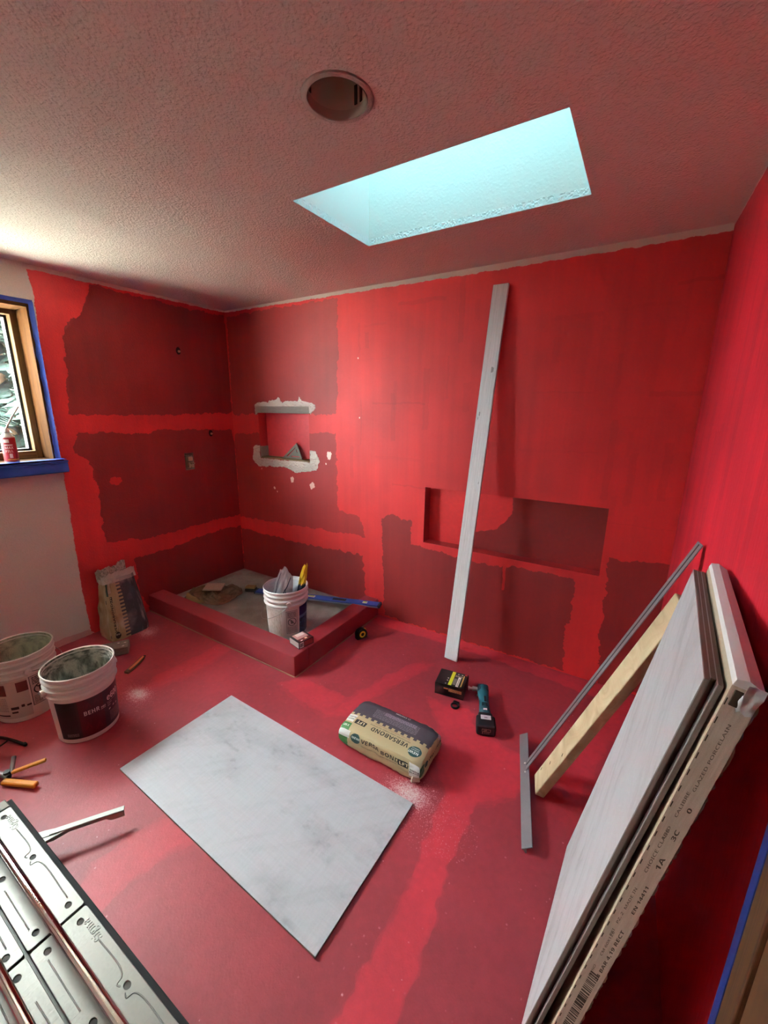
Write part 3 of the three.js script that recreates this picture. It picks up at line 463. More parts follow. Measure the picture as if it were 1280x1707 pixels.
// ---------------------------------------------------------------- buckets
const mPail = std({ color: 0xefe9e0, roughness: 0.5 }), mWire = std({ color: 0x9c9890, roughness: 0.35, metalness: 0.8 });
const lathe = (pts, seg = 72, a = 0, l = Math.PI * 2) => new THREE.LatheGeometry(pts.map((p) => new THREE.Vector2(...p)), seg, a, l);
function pail(label, pos, opt) {
  const t = thing('paint_bucket', label, 'bucket', pos), th = Math.atan2(camera.position.x - pos[0], camera.position.z - pos[2]), dg = Math.PI / 180;
  obj('body', toCreasedNormals(lathe([[0.0, 0.0], [0.126, 0.0], [0.1315, 0.005], [0.1425, 0.262], [0.1515, 0.263], [0.155, 0.27], [0.1515, 0.278], [0.142, 0.281], [0.142, 0.296], [0.152, 0.298], [0.1555, 0.305], [0.152, 0.312], [0.143, 0.315], [0.1435, 0.33], [0.153, 0.332], [0.156, 0.339], [0.153, 0.346], [0.1455, 0.348], [0.146, 0.36], [0.1545, 0.365], [0.1555, 0.371], [0.152, 0.375], [0.1485, 0.372], [0.1395, 0.31], [0.129, 0.012], [0.0, 0.012]]), 0.5), opt.mat || mPail, t);
  obj('inner_coating', lathe([[0.1484, 0.371], [0.1393, 0.309], [0.1288, opt.fill || 0.013], [0, (opt.fill || 0.013) + 0.002]], 72).scale(0.998, 1, 0.998), std({ map: opt.inside, roughness: 0.85, side: THREE.DoubleSide, bumpMap: rep(peel, 3, 2), bumpScale: 0.002 }), t);
  for (const [tex, y0, y1, p0, p1, rough] of opt.labels) {
    const r = (y) => 0.1318 + (y - 0.005) * (0.0108 / 0.257) + 0.0006;
    obj('label', new THREE.CylinderGeometry(r(y1), r(y0), y1 - y0, 40, 1, true, th + p0 * dg, (p1 - p0) * dg).translate(0, (y0 + y1) / 2, 0), std({ map: tex, roughness: rough || 0.4 }), t);
  }
  const e = th + opt.ear * dg, dir = opt.swing || -1;
  for (const s of [0, Math.PI]) obj('bail_ear', [cyl(0.015, 0.017, 0.02, 0, 0, 0, 20).rotateX(Math.PI / 2).translate(0, 0.292, 0.158).rotateY(e + s), rbox(0.012, 0.03, 0.014, 0, 0.275, 0.153, 0.003).rotateY(e + s)], opt.mat || mPail, t);
  const pts = []; for (let k = 0; k <= 18; k++) { const u = k / 18, a = e + dir * Math.PI * u, r = 0.166 + 0.012 * Math.sin(Math.PI * u); pts.push([r * Math.sin(a), 0.292 - (opt.sag || 0.17) * Math.pow(Math.sin(Math.PI * u), 0.8), r * Math.cos(a)]); }
  obj('bail_wire', tube(pts, 0.0022, 70, 6), mWire, t);
  if (opt.grip) { const m = 9; obj('bail_grip', tube(pts.slice(m - 2, m + 3), 0.008, 16, 10), mPail, t); }
  return t;
}
const mottled = (base, spots, n, seed) => canvasTex(1024, 256, (g, w, h) => { const im = g.createImageData(w, h), d = im.data; for (let y = 0; y < h; y++) for (let x = 0; x < w; x++) { const i = (y * w + x) * 4, a = clamp((fbm(x * 0.03 + seed, y * 0.06, 5) - 0.42) * 2.8), b = clamp((fbm(x * 0.05 + seed, y * 0.07 + 9, 4) - 0.55) * 5) * n; for (let q = 0; q < 3; q++) d[i + q] = base[q] + (spots[q] - base[q]) * clamp(a * n + b * 0.5) + (hash(x, y) - 0.5) * 12; d[i + 3] = 255; } g.putImageData(im, 0, 0); });
const lines = (g, x, y, w, n, step, hgt, col, seed = 1) => { g.fillStyle = col; for (let k = 0; k < n; k++) { let q = x; while (q < x + w) { const l = 8 + hash(k + seed, q | 0) * 34; g.fillRect(q, y + k * step, Math.min(l, x + w - q), hgt); q += l + 6; } } };
const cautionTex = (bg) => canvasTex(256, 512, (g, w, h) => {           // warning panel: barred circle with a falling figure, lines of small print
  g.fillStyle = bg; g.fillRect(0, 0, w, h); g.strokeStyle = '#2b2424'; g.lineWidth = 6; g.strokeRect(10, 10, w - 20, h - 20);
  lines(g, 34, 34, 188, 5, 26, 15, '#2b2424', 4);
  g.lineWidth = 15; g.beginPath(); g.ellipse(128, 252, 84, 80, 0, 0, 6.3); g.stroke(); g.beginPath(); g.moveTo(70, 196); g.lineTo(186, 308); g.stroke();
  g.fillStyle = '#2b2424'; g.beginPath(); g.arc(112, 222, 17, 0, 6.3); g.fill(); g.beginPath(); g.moveTo(98, 240); g.lineTo(150, 232); g.lineTo(160, 290); g.lineTo(100, 292); g.fill();
  lines(g, 30, 352, 196, 9, 15, 7, 'rgba(43,36,36,.75)', 9);
});
const behrTex = canvasTex(1536, 768, (g, w, h) => {
  g.fillStyle = '#1b1416'; g.fillRect(0, 0, w, h); g.fillStyle = '#0d0909'; g.fillRect(0, 0, 430, h); g.fillStyle = '#2a1c1a'; g.fillRect(400, 0, 34, h);
  g.fillStyle = '#4a0f18'; g.fillRect(440, 0, 470, h); g.fillStyle = '#6a1a26'; for (const [x, y, s] of [[560, 60, 130], [720, 40, 110], [500, 470, 150], [690, 520, 170]]) { g.globalAlpha = 0.55; g.beginPath(); g.moveTo(x, y + s); g.lineTo(x + s / 2, y); g.lineTo(x + s, y + s); g.lineTo(x + s * 0.7, y + s); g.lineTo(x + s * 0.6, y + s * 0.6); g.lineTo(x + s * 0.3, y + s); g.fill(); } g.globalAlpha = 1;
  g.fillStyle = '#33262c'; g.fillRect(910, 0, w - 910, h); g.fillStyle = '#e9e4df'; g.font = 'bold 118px sans-serif'; g.fillText('BEHR', 520, 330); g.font = 'bold 52px sans-serif'; g.fillText('PRO', 850, 322); g.fillRect(846, 334, 100, 8);
  g.font = 'bold 168px sans-serif'; g.fillText('e600', 990, 250); g.font = '34px sans-serif'; g.fillText('™', 1390, 150); g.fillRect(990, 282, 420, 4); g.font = '34px sans-serif'; g.fillText('Exterior', 1000, 330); g.fillText('Satin', 1000, 372);
  g.font = '30px sans-serif'; for (const [x, y] of [[1040, 440], [1160, 420], [1270, 440]]) { g.beginPath(); g.ellipse(x, y, 28, 11, -0.3, 0, 6.3); g.fill(); }
  lines(g, 1030, 500, 420, 8, 26, 9, 'rgba(225,215,215,.6)', 2); lines(g, 140, 660, 240, 3, 22, 10, 'rgba(225,215,215,.75)', 7);
});
pail('white bucket with dark and red paint label, grey residue inside, in front', [0.976, 0, 1.826], { ear: -72, swing: -1, sag: 0.06, inside: mottled([206, 204, 188], [96, 98, 88], 0.95, 3), labels: [[behrTex, 0.028, 0.24, -56, 88]], grip: false });
const brownLabel = canvasTex(1024, 640, (g, w, h) => { g.fillStyle = '#d2c6ba'; g.fillRect(0, 0, w, h); g.fillStyle = '#6d2a22'; g.fillRect(0, 40, 620, 190); g.fillRect(820, 30, 204, 170); g.fillStyle = '#8c4a3c'; g.fillRect(60, 130, 90, 10); lines(g, 30, 270, 560, 9, 28, 10, 'rgba(70,60,56,.7)', 3); g.fillStyle = '#3a211c'; g.fillRect(0, 570, 590, 26); g.fillRect(640, 440, 150, 46); g.fillRect(640, 520, 120, 30); g.fillRect(840, 420, 60, 44); g.fillRect(940, 440, 84, 30); });
pail('white bucket with brown label and warning panel, cut by the frame edge', [0.548, 0, 1.938], { ear: 8, swing: 1, sag: 0.03, inside: mottled([208, 210, 182], [150, 152, 132], 0.8, 21), labels: [[brownLabel, 0.03, 0.25, -92, 4], [cautionTex('#cbbfb4'), 0.075, 0.252, 6, 46], [brownLabel, 0.03, 0.25, 50, 100]] });
const blueLabel = canvasTex(512, 512, (g, w, h) => { g.fillStyle = '#23306e'; g.fillRect(0, 0, w, h); g.fillStyle = '#1b1f66'; g.fillRect(0, 0, w, 170); g.fillStyle = '#6c87ac'; g.fillRect(0, 170, w, 50); for (let i = 0; i < 500; i++) { g.fillStyle = ['#37546e', '#2a3f50', '#4a6a82', '#1f2e3e'][(rnd() * 4) | 0]; g.beginPath(); g.ellipse(rr(0, w), rr(230, h), rr(6, 30), rr(4, 16), rr(0, 3), 0, 6.3); g.fill(); } g.fillStyle = '#cfd8e6'; g.fillRect(260, 190, 120, 14); });
{
  const t = pail('white bucket standing in the shower, holding two crumpled plastic bags', [1.235, 0.04, 0.638], { ear: 5, swing: -1, sag: 0.13, mat: std({ color: 0xe9e2de, roughness: 0.45 }), inside: mottled([222, 222, 226], [190, 192, 200], 0.5, 33), fill: 0.012, labels: [[canvasTex(64, 64, (g) => { g.fillStyle = '#ded4d0'; g.fillRect(0, 0, 64, 64); }), 0.03, 0.252, -18, 34, 0.6], [cautionTex('#c9bcbb'), 0.06, 0.235, -4, 30], [blueLabel, 0.035, 0.25, 36, 96]] });
  obj('mortar_smear', (() => { const g = new THREE.CylinderGeometry(0.1424, 0.1326, 0.235, 40, 12, true, 0, 1), p = g.attributes.position; return new THREE.CylinderGeometry(0.1427, 0.133, 0.21, 40, 1, true, Math.atan2(camera.position.x - 1.235, camera.position.z - 0.638) - 1.25, 1.0).translate(0, 0.14, 0); })(), std({ map: mottled([212, 202, 194], [180, 166, 150], 0.7, 55), roughness: 0.9 }), t);
}
// two crumpled plastic bags poking out of that bucket
function crumple(name, label, base, dir, len, w, tex, curl, seed, parts) {
  const t = thing(name, label, 'bag', base), D = V(...dir).normalize(), S = new THREE.Vector3().crossVectors(V(0, 1, 0), D).normalize();
  const th = Math.atan2(camera.position.x - base[0], camera.position.z - base[2]), R = V(Math.cos(th), 0, -Math.sin(th)), N = new THREE.Vector3().crossVectors(R, D).normalize();
  const sheet = (v0, v1, mat, nm, side) => { const g = new THREE.PlaneGeometry(1, 1, 22, 26), p = g.attributes.position; for (let i = 0; i < p.count; i++) { const u = p.getX(i) + 0.5, v = v0 + (p.getY(i) + 0.5) * (v1 - v0), q = w * (0.55 + 0.45 * Math.min(1, v * 1.6)) * (1 - 0.5 * Math.pow(v, 1.6)) * (0.9 + 0.25 * (fbm(v * 6 + seed, 2, 2) - 0.5)), bulge = Math.sin(u * Math.PI) * 0.024 * (1 - v * 0.5), cr = (fbm(u * 6 + seed, v * 9 + seed, 3) - 0.5) * 0.03; const o = D.clone().multiplyScalar(v * len + (v > 0.6 ? (fbm(u * 2.6 + seed, 1, 2) - 0.5) * 0.12 * (v - 0.6) / 0.4 : 0)).addScaledVector(R, (u - 0.5) * q + curl * v * v).addScaledVector(N, side * bulge + cr); p.setXYZ(i, o.x, o.y, o.z); } g.computeVertexNormals(); return obj(nm, g, mat, t); };
  for (const [nm, v0, v1, mat] of parts) { sheet(v0, v1, mat, nm, 1); sheet(v0, v1, mat, nm + '_back', -1); }
  return t;
}
const ds = (o) => std({ ...o, side: THREE.DoubleSide });
crumple('plastic_bag', 'white printed plastic bag sticking out of the shower bucket', [1.188, 0.06, 0.668], [0.05, 1, 0.0], 0.44, 0.2, null, 0.05, 3, [['sheet', 0.0, 1.0, ds({ roughness: 0.35, map: canvasTex(512, 512, (g, w, h) => { g.fillStyle = '#dcdde0'; g.fillRect(0, 0, w, h); g.strokeStyle = '#22304e'; g.lineWidth = 16; g.beginPath(); g.moveTo(70, 20); g.lineTo(60, 330); g.lineTo(250, 210); g.lineTo(430, 20); g.stroke(); g.fillStyle = '#2b3654'; g.save(); g.translate(170, 250); g.rotate(-0.7); g.fillRect(0, 0, 170, 46); g.fillRect(10, 66, 130, 30); g.fillStyle = '#dcdde0'; for (let k = 0; k < 6; k++) g.fillRect(12 + k * 26, 8, 12, 30); g.restore(); g.fillStyle = '#9cc5d2'; g.fillRect(0, 440, 200, 72); }) })]]);
crumple('plastic_bag', 'dark and yellow plastic bag, the taller one in the bucket', [1.288, 0.07, 0.592], [0.06, 1, -0.06], 0.48, 0.085, null, 0.03, 14, [['dark_end', 0.0, 0.72, ds({ color: 0x272a3c, roughness: 0.4 })], ['yellow_end', 0.7, 1.0, ds({ color: 0xe0b020, roughness: 0.4 })]]);

// ---------------------------------------------------------------- thinset bags
const slate = '#46434b', tan = '#b9a97f', pine = '#1f4a48';
function bagFront(g, w, h, flip) {        // printed panel of the sack: slate half, notched edge, tan half with the name
  g.save(); if (flip) { g.translate(w, h); g.rotate(Math.PI); }
  g.fillStyle = tan; g.fillRect(0, 0, w, h);
  g.fillStyle = slate; g.fillRect(0, h * 0.5, w, h * 0.5); g.fillStyle = '#383a42'; g.fillRect(0, h * 0.86, w, h * 0.14);
  for (let k = 0; k < 13; k++) { g.fillStyle = slate; g.fillRect((k + 0.05) * w / 13, h * 0.44, w / 26, h * 0.08); }
  g.fillStyle = '#2c2a22'; g.font = 'bold ' + h * 0.145 + 'px sans-serif'; g.fillText('VERSABOND', w * 0.2, h * 0.3); g.font = h * 0.045 + 'px sans-serif'; g.fillText('PROFESSIONAL LARGE FORMAT TILE MORTAR', w * 0.2, h * 0.365); g.fillStyle = '#8a5a4c'; g.fillText('MORTERO PROFESIONAL PARA LOSETAS', w * 0.22, h * 0.425);
  g.fillStyle = '#24221c'; g.fillRect(w * 0.735, h * 0.2, w * 0.14, h * 0.12); g.fillStyle = '#e8ddb4'; g.font = 'bold ' + h * 0.105 + 'px sans-serif'; g.fillText('LFT', w * 0.755, h * 0.3);
  g.fillStyle = pine; g.beginPath(); g.ellipse(w * 0.11, h * 0.2, w * 0.072, h * 0.125, 0, 0, 6.3); g.fill(); g.fillStyle = '#e4e8e2'; g.font = 'bold ' + h * 0.085 + 'px sans-serif'; g.fillText('NEW!', w * 0.058, h * 0.2); g.font = h * 0.036 + 'px sans-serif'; g.fillText('IMPROVED', w * 0.066, h * 0.245); g.fillText('FORMULA', w * 0.07, h * 0.285);
  g.fillStyle = '#dcdcd6'; g.fillRect(w * 0.895, h * 0.2, w * 0.105, h * 0.22); g.fillStyle = '#2d5a4c'; g.font = 'bold ' + h * 0.055 + 'px sans-serif'; g.fillText('WHITE', w * 0.9, h * 0.3); g.fillText('BLANCO', w * 0.897, h * 0.37);
  g.fillStyle = '#3f7a3c'; g.fillRect(w * 0.885, 0, w * 0.115, h * 0.16); g.fillStyle = '#e4e8dc'; g.font = 'bold ' + h * 0.06 + 'px sans-serif'; g.fillText('2 SET', w * 0.905, h * 0.11);
  lines(g, w * 0.2, h * 0.58, w * 0.56, 7, h * 0.036, h * 0.014, 'rgba(196,190,200,.5)', 5); lines(g, w * 0.24, h * 0.74, w * 0.4, 3, h * 0.035, h * 0.02, 'rgba(190,170,190,.55)', 8);
  g.fillStyle = '#e8e6e4'; g.font = 'bold ' + h * 0.065 + 'px sans-serif'; g.fillText('CUSTOM', w * 0.4, h * 0.96); g.strokeStyle = '#e8e6e4'; g.lineWidth = 4; g.beginPath(); g.arc(w * 0.37, h * 0.94, h * 0.025, 0, 6.3); g.stroke();
  g.restore();
}
{
  const t = thing('thinset_bag', 'full sealed bag of tile mortar lying on the red floor', 'bag', [2.385, 0, 1.112], 0.01);
  const top = canvasTex(1024, 560, (g, w, h) => bagFront(g, w, h, true));
  const front = canvasTex(1024, 300, (g, w, h) => { g.fillStyle = tan; g.fillRect(0, 0, w, h); g.fillStyle = '#3f7a3c'; g.fillRect(0, 100, 130, 200); g.fillStyle = '#dcdcd6'; g.fillRect(0, 0, 150, 110); g.fillStyle = pine; g.beginPath(); g.ellipse(235, 70, 62, 72, 0, 0, 6.3); g.fill(); g.fillStyle = '#e4e8e2'; g.font = 'bold 44px sans-serif'; g.fillText('NEW!', 184, 76); g.fillStyle = '#2c2a22'; g.font = 'bold 78px sans-serif'; g.fillText('VERSA', 310, 90); g.fillText('BOND', 560, 110); g.font = '22px sans-serif'; g.fillText('PROFESSIONAL LARGE FORMAT TILE MORTAR', 310, 150); g.fillStyle = '#24221c'; g.fillRect(775, 50, 116, 84); g.fillStyle = '#e8ddb4'; g.font = 'bold 66px sans-serif'; g.fillText('LFT', 785, 116); g.fillStyle = '#dcdcd6'; g.fillRect(905, 20, 119, 210); g.fillStyle = '#2c2a22'; g.font = 'bold 34px sans-serif'; g.fillText('WHITE', 910, 130); g.fillText('BLANCO', 908, 170); });
  const side = canvasTex(512, 280, (g, w, h) => { g.fillStyle = tan; g.fillRect(0, 0, w, h); g.fillStyle = '#3f6a48'; g.fillRect(0, 40, 90, 160); g.fillStyle = pine; g.beginPath(); g.ellipse(140, 120, 36, 42, 0, 0, 6.3); g.fill(); g.fillStyle = '#2c2a22'; g.font = 'bold 44px sans-serif'; g.fillText('VERSABOND', 190, 130); g.fillStyle = '#24221c'; g.fillRect(450, 90, 50, 44); g.fillStyle = '#dcdcd6'; g.fillRect(430, 0, 82, 60); });
  const L = 0.455, Ht = 0.122, D = 0.245, g = new THREE.BoxGeometry(L, Ht, D, 60, 18, 36), p = g.attributes.position;
  for (let i = 0; i < p.count; i++) {
    let x = p.getX(i) / (L / 2), y = p.getY(i) / (Ht / 2), z = p.getZ(i) / (D / 2);
    const ex = Math.pow(Math.abs(x), 9), ez = Math.pow(Math.abs(z), 7), ey = Math.pow(Math.abs(y), 4);
    let X = x * (1 - 0.035 * ey - 0.02 * ez * Math.abs(z)), Y = y * (1 - 0.2 * ex - 0.17 * ez), Z = z * (1 - 0.08 * ey - 0.035 * ex);
    const cr = (fbm(x * 3 + 8, z * 2.5 + y * 1.5, 4) - 0.5), fine = (fbm(x * 12, z * 8 + y * 6 + 3, 3) - 0.5), face = Math.max(Math.abs(z) > 0.97 || Math.abs(x) > 0.97 ? 1 : 0, 0.35);
    Y += cr * 0.1 * (y > 0 ? 1 : 0.1) + fine * 0.03 * (y > 0 ? 1 : 0); Z += (cr * 0.1 + fine * 0.05) * face * Math.sign(z) * (Math.abs(z) > 0.9 ? 1 : 0); X += (cr * 0.05 + fine * 0.03) * face * (Math.abs(x) > 0.9 ? 1 : 0);
    if (z > 0.9) Z -= 0.07 * Math.exp(-Math.pow((x + 0.06 + y * 0.12) * 9, 2)) * (1 - Math.abs(y) * 0.4);   // crease in the front
    p.setXYZ(i, X * L / 2, Math.max(Y * Ht / 2 + Ht / 2, 0.001), Z * D / 2);
  }
  g.computeVertexNormals();
  const plain = std({ color: new THREE.Color(tan), roughness: 0.7 }), M = (m) => std({ map: m, roughness: 0.55 });
  obj('sack', g, [M(side), plain, M(top), plain, M(front), plain], t);
  const ear = new THREE.BoxGeometry(0.036, 0.03, 0.01, 8, 6, 2), ep = ear.attributes.position; for (let i = 0; i < ep.count; i++) ep.setXYZ(i, ep.getX(i) * (1 - ep.getY(i) * 6) + (fbm(ep.getY(i) * 90, 2, 2) - 0.5) * 0.01, ep.getY(i), ep.getZ(i) + (fbm(ep.getX(i) * 70, ep.getY(i) * 70, 2) - 0.5) * 0.012); ear.computeVertexNormals();
  obj('folded_end', ear.rotateY(0.75).translate(0.2, 0.026, 0.113), std({ color: 0xcfc4ae, roughness: 0.7 }), t);
}
{
  const t = thing('opened_thinset_bag', 'opened dusty mortar bag standing against the left wall', 'bag', [0.152, 0, 1.232], 0.0);
  const tex = canvasTex(2048, 1024, (g, w, h) => {
    g.fillStyle = tan; g.fillRect(0, 0, w, h);
    g.fillStyle = slate; g.fillRect(w * 0.497, 0, w * 0.333, h); for (let k = 0; k < 17; k++) g.fillRect(w * 0.488, k * h / 17, w * 0.012, h / 34);
    g.fillStyle = '#8e836c'; g.fillRect(w * 0.83, 0, w * 0.17, h);
    g.fillStyle = '#33584a'; g.fillRect(w * 0.36, 0, w * 0.035, h * 0.26); g.fillStyle = '#dad6c8'; g.fillRect(w * 0.395, 0, w * 0.04, h * 0.22);
    g.save(); g.translate(w * 0.44, h * 0.86); g.rotate(-Math.PI / 2); g.fillStyle = '#2a2820'; g.font = 'bold 84px sans-serif'; g.fillText('VERSABOND', 0, -14); g.font = '22px sans-serif'; g.fillText('PROFESSIONAL LARGE FORMAT TILE MORTAR', 0, 20); g.fillStyle = '#24221c'; g.fillRect(500, -72, 96, 70); g.fillStyle = '#e8ddb4'; g.font = 'bold 54px sans-serif'; g.fillText('LFT', 506, -18); g.restore();
    g.fillStyle = '#2a2820'; g.beginPath(); g.ellipse(w * 0.435, h * 0.91, 56, 62, 0, 0, 6.3); g.fill(); g.fillStyle = '#d8d4c4'; g.font = 'bold 36px sans-serif'; g.fillText('NEW!', w * 0.435 - 44, h * 0.91);
    g.fillStyle = '#24221c'; g.fillRect(w * 0.33, h * 0.32, 22, 60); g.fillRect(w * 0.33, h * 0.9, 24, 50);
    const im = g.getImageData(0, 0, w, h), d = im.data; for (let y = 0; y < h; y++) for (let x = 0; x < w; x++) { const i = (y * w + x) * 4, n = fbm(x * 0.012, y * 0.004, 4), du = clamp((n - 0.52) * 4) * 0.5 + (y < 70 ? 0.5 : 0) + (hash(x, y) > 0.985 ? 0.4 : 0), b = clamp((fbm(x * 0.006 + 30, y * 0.006, 3) - 0.5) * 3); for (let q = 0; q < 3; q++) { let v = d[i + q] * 0.86 * (1 - b * [0.16, 0.24, 0.34][q]); d[i + q] = v + ([206, 198, 190][q] - v) * clamp(du, 0, 0.8); } } g.putImageData(im, 0, 0);
  });
  const NS = 72, NR = 34, pos = [], uv = [], idx = [];
  const ring = (v) => {        // half width (z), half depth (x), centre x, height
    const A = 0.142 - 0.036 * Math.pow(v, 1.2), B = v < 0.86 ? 0.112 - 0.06 * Math.pow(v / 0.86, 1.6) : 0.052, y = 0.43 * v; return [A, B, 0.0 - 0.035 * v, y]; };
  for (let r = 0; r <= NR; r++) for (let k = 0; k <= NS; k++) {
    const v = r / NR, a = -Math.PI + 2 * Math.PI * k / NS, [A, B, cx, y] = ring(v), c = Math.cos(a), s = Math.sin(a), e = 0.42;
    const n = (fbm(c * 2.2 + 5, s * 2.2 + v * 6, 4) - 0.5), f = (fbm(k / NS * 40, v * 5, 3) - 0.5);
    const m = v < 0.04 ? 0.97 : 1, rx = B * Math.sign(c) * Math.pow(Math.abs(c), e) * m * (1 + n * 0.12), rz = -A * Math.sign(s) * Math.pow(Math.abs(s), e) * m * (1 + n * 0.06);
    pos.push(cx + rx + f * 0.012, y + (v === 1 ? n * 0.01 : 0), rz + n * 0.01 + v * -0.012); uv.push(k / NS, v);
  }
  for (let r = 0; r < NR; r++) for (let k = 0; k < NS; k++) { const a = r * (NS + 1) + k, b = a + 1, c = a + NS + 1, d2 = c + 1; idx.push(a, c, b, b, c, d2); }
  const g = new THREE.BufferGeometry(); g.setAttribute('position', new THREE.Float32BufferAttribute(pos, 3)); g.setAttribute('uv', new THREE.Float32BufferAttribute(uv, 2)); g.setIndex(idx); g.computeVertexNormals();
  obj('sack', g, ds({ map: tex, roughness: 0.75 }), t);
  // torn cuff at the mouth: a back leaf standing higher, a folded white lip in front
  const paper = ds({ map: mottled([206, 198, 186], [120, 112, 100], 0.8, 77), roughness: 0.85 });
  const leaf = (z0, z1, x, y0, y1, tilt, seed) => { const q = new THREE.PlaneGeometry(1, 1, 26, 8), p = q.attributes.position; for (let i = 0; i < p.count; i++) { const u = p.getX(i) + 0.5, v = p.getY(i) + 0.5, j = (fbm(u * 9 + seed, v * 3, 3) - 0.5); p.setXYZ(i, x + tilt * v + j * 0.022, y0 + (y1 - y0) * v + (v > 0.9 ? j * 0.05 + u * 0.035 : 0), z0 + (z1 - z0) * u + j * 0.006); } q.computeVertexNormals(); return q; };
  obj('torn_cuff', [leaf(0.098, -0.108, -0.078, 0.4, 0.475, -0.01, 4), leaf(0.1, 0.082, -0.06, 0.4, 0.47, 0.0, 9)], paper, t);
  obj('folded_lip', [leaf(0.104, -0.125, 0.012, 0.405, 0.448, -0.012, 12), leaf(0.104, 0.02, 0.02, 0.44, 0.405, 0.012, 31)], ds({ color: 0xd3cbc0, roughness: 0.8 }), t);
  obj('powder', new THREE.SphereGeometry(0.05, 20, 8).scale(0.7, 0.2, 1.5).translate(-0.03, 0.36, 0), std({ color: 0x9a9288, roughness: 1 }), t);
}
{ // grey block in front of the opened bag
  const t = thing('grey_block', 'flat grey block on the floor below the opened bag', 'block', [0.36, 0, 1.475], 1.02);
  obj('block', rbox(0.3, 0.055, 0.105, 0, 0.0275, 0, 0.006), std({ map: mottled([142, 134, 124], [112, 104, 96], 0.6, 90), roughness: 0.9 }), t);
  const mChip = std({ color: 0xd8d2cc, roughness: 1 });
  for (const [x, z] of [[0.12, 0.03], [0.09, -0.02], [0.128, -0.012]]) obj('plaster_chip', new THREE.SphereGeometry(0.006, 8, 5).scale(1.4, 0.3, 1).translate(x, 0.055, z), mChip, t);
}

// ---------------------------------------------------------------- shower items
{
  const t = thing('spirit_level', 'long blue spirit level resting on the shower curb', 'level');
  const l = place(t, [0.535, 0.062, 0.318], [1.7, 0.156, 0.112], [0.05, 1, 0.12]);
  const mB = std({ color: 0x2c4a9e, roughness: 0.35, metalness: 0.2 }), mS = std({ color: 0x8d97a6, roughness: 0.35, metalness: 0.6 });
  obj('beam', rbox(l - 0.02, 0.022, 0.056, l / 2, 0, 0, 0.003), mB, t);
  obj('rail', box(l - 0.02, 0.012, 0.003, l / 2, -0.004, 0.0285), mS, t);
  for (const x of [0.008, l - 0.008]) obj('end_cap', rbox(0.018, 0.024, 0.06, x, 0, 0, 0.003), std({ color: 0x1c2030, roughness: 0.6 }), t);
  for (const [x, w2] of [[0.57, 0.07], [l - 0.13, 0.04]]) { const v = obj('vial_window', rbox(w2, 0.004, 0.026, x, 0.0105, 0, 0.0018), std({ color: 0xd7dcd8, roughness: 0.3 }), t); obj('vial', cyl(0.005, 0.005, w2 * 0.7, 0, 0, 0, 12).rotateZ(Math.PI / 2).translate(x, 0.0125, 0), phys({ color: 0xb8d040, roughness: 0.1 }), v); }
  obj('grip', rbox(0.12, 0.004, 0.03, 0.83, 0.0105, 0, 0.0018), std({ color: 0x0d0f16, roughness: 0.7 }), t);
}
{
  const t = thing('paper_sack', 'crumpled brown paper sack lying in the shower', 'sack', [0.265, 0.047, 0.56], 0.35);
  const g = new THREE.SphereGeometry(1, 34, 22), p = g.attributes.position;
  for (let i = 0; i < p.count; i++) { let x = p.getX(i), y = p.getY(i), z = p.getZ(i); const a = Math.atan2(z, x), sq = 1 / Math.pow(Math.pow(Math.abs(Math.cos(a)), 5) + Math.pow(Math.abs(Math.sin(a)), 5), 1 / 5), n = fbm(x * 2.4 + 4, z * 2.4 + 8, 4) - 0.5, f = Math.abs(fbm(x * 5 + 1, z * 5, 3) - 0.5); p.setXYZ(i, x * 0.215 * Math.min(sq, 1.25) * (1 + n * 0.3), Math.max(0, Math.sign(y) * Math.pow(Math.abs(y), 0.7)) * (0.066 + n * 0.1 - f * 0.15) , z * 0.165 * Math.min(sq, 1.25) * (1 + n * 0.25)); }
  g.computeVertexNormals();
  obj('sack', g, std({ map: mottled([122, 92, 70], [86, 64, 46], 0.6, 61), roughness: 0.85, flatShading: true }), t);
  const tail = new THREE.ConeGeometry(0.07, 0.15, 14, 6, true), q = tail.attributes.position; for (let i = 0; i < q.count; i++) q.setXYZ(i, q.getX(i) + (fbm(q.getY(i) * 40, q.getX(i) * 40, 2) - 0.5) * 0.03, q.getY(i), q.getZ(i) * 0.35); tail.rotateZ(-Math.PI / 2).translate(-0.03, 0.024, 0.175); tail.computeVertexNormals();
  obj('twisted_end', tail, ds({ color: 0x7a6038, roughness: 0.9 }), t);
  const c = thing('tile_sample', 'small pinkish tile sample on the paper sack', 'tile', [0.275, 0.116, 0.545], 0.62);
  obj('sample', rbox(0.155, 0.01, 0.125, 0, 0.005, 0, 0.002), std({ map: mottled([190, 158, 142], [150, 120, 104], 0.5, 15), roughness: 0.6 }), c); c.rotation.x = 0.06; c.rotation.z = -0.05;
  const s = thing('sanding_block', 'small black and tan sanding block at the end of the blue level', 'block', [0.475, 0.046, 0.32], 0.45);
  obj('pad', rbox(0.095, 0.03, 0.06, 0, 0.016, 0, 0.01), std({ color: 0x1c1712, roughness: 0.8 }), s); obj('handle', rbox(0.088, 0.02, 0.054, 0, 0.04, 0, 0.009), std({ color: 0x8a6a3c, roughness: 0.6 }), s);
}
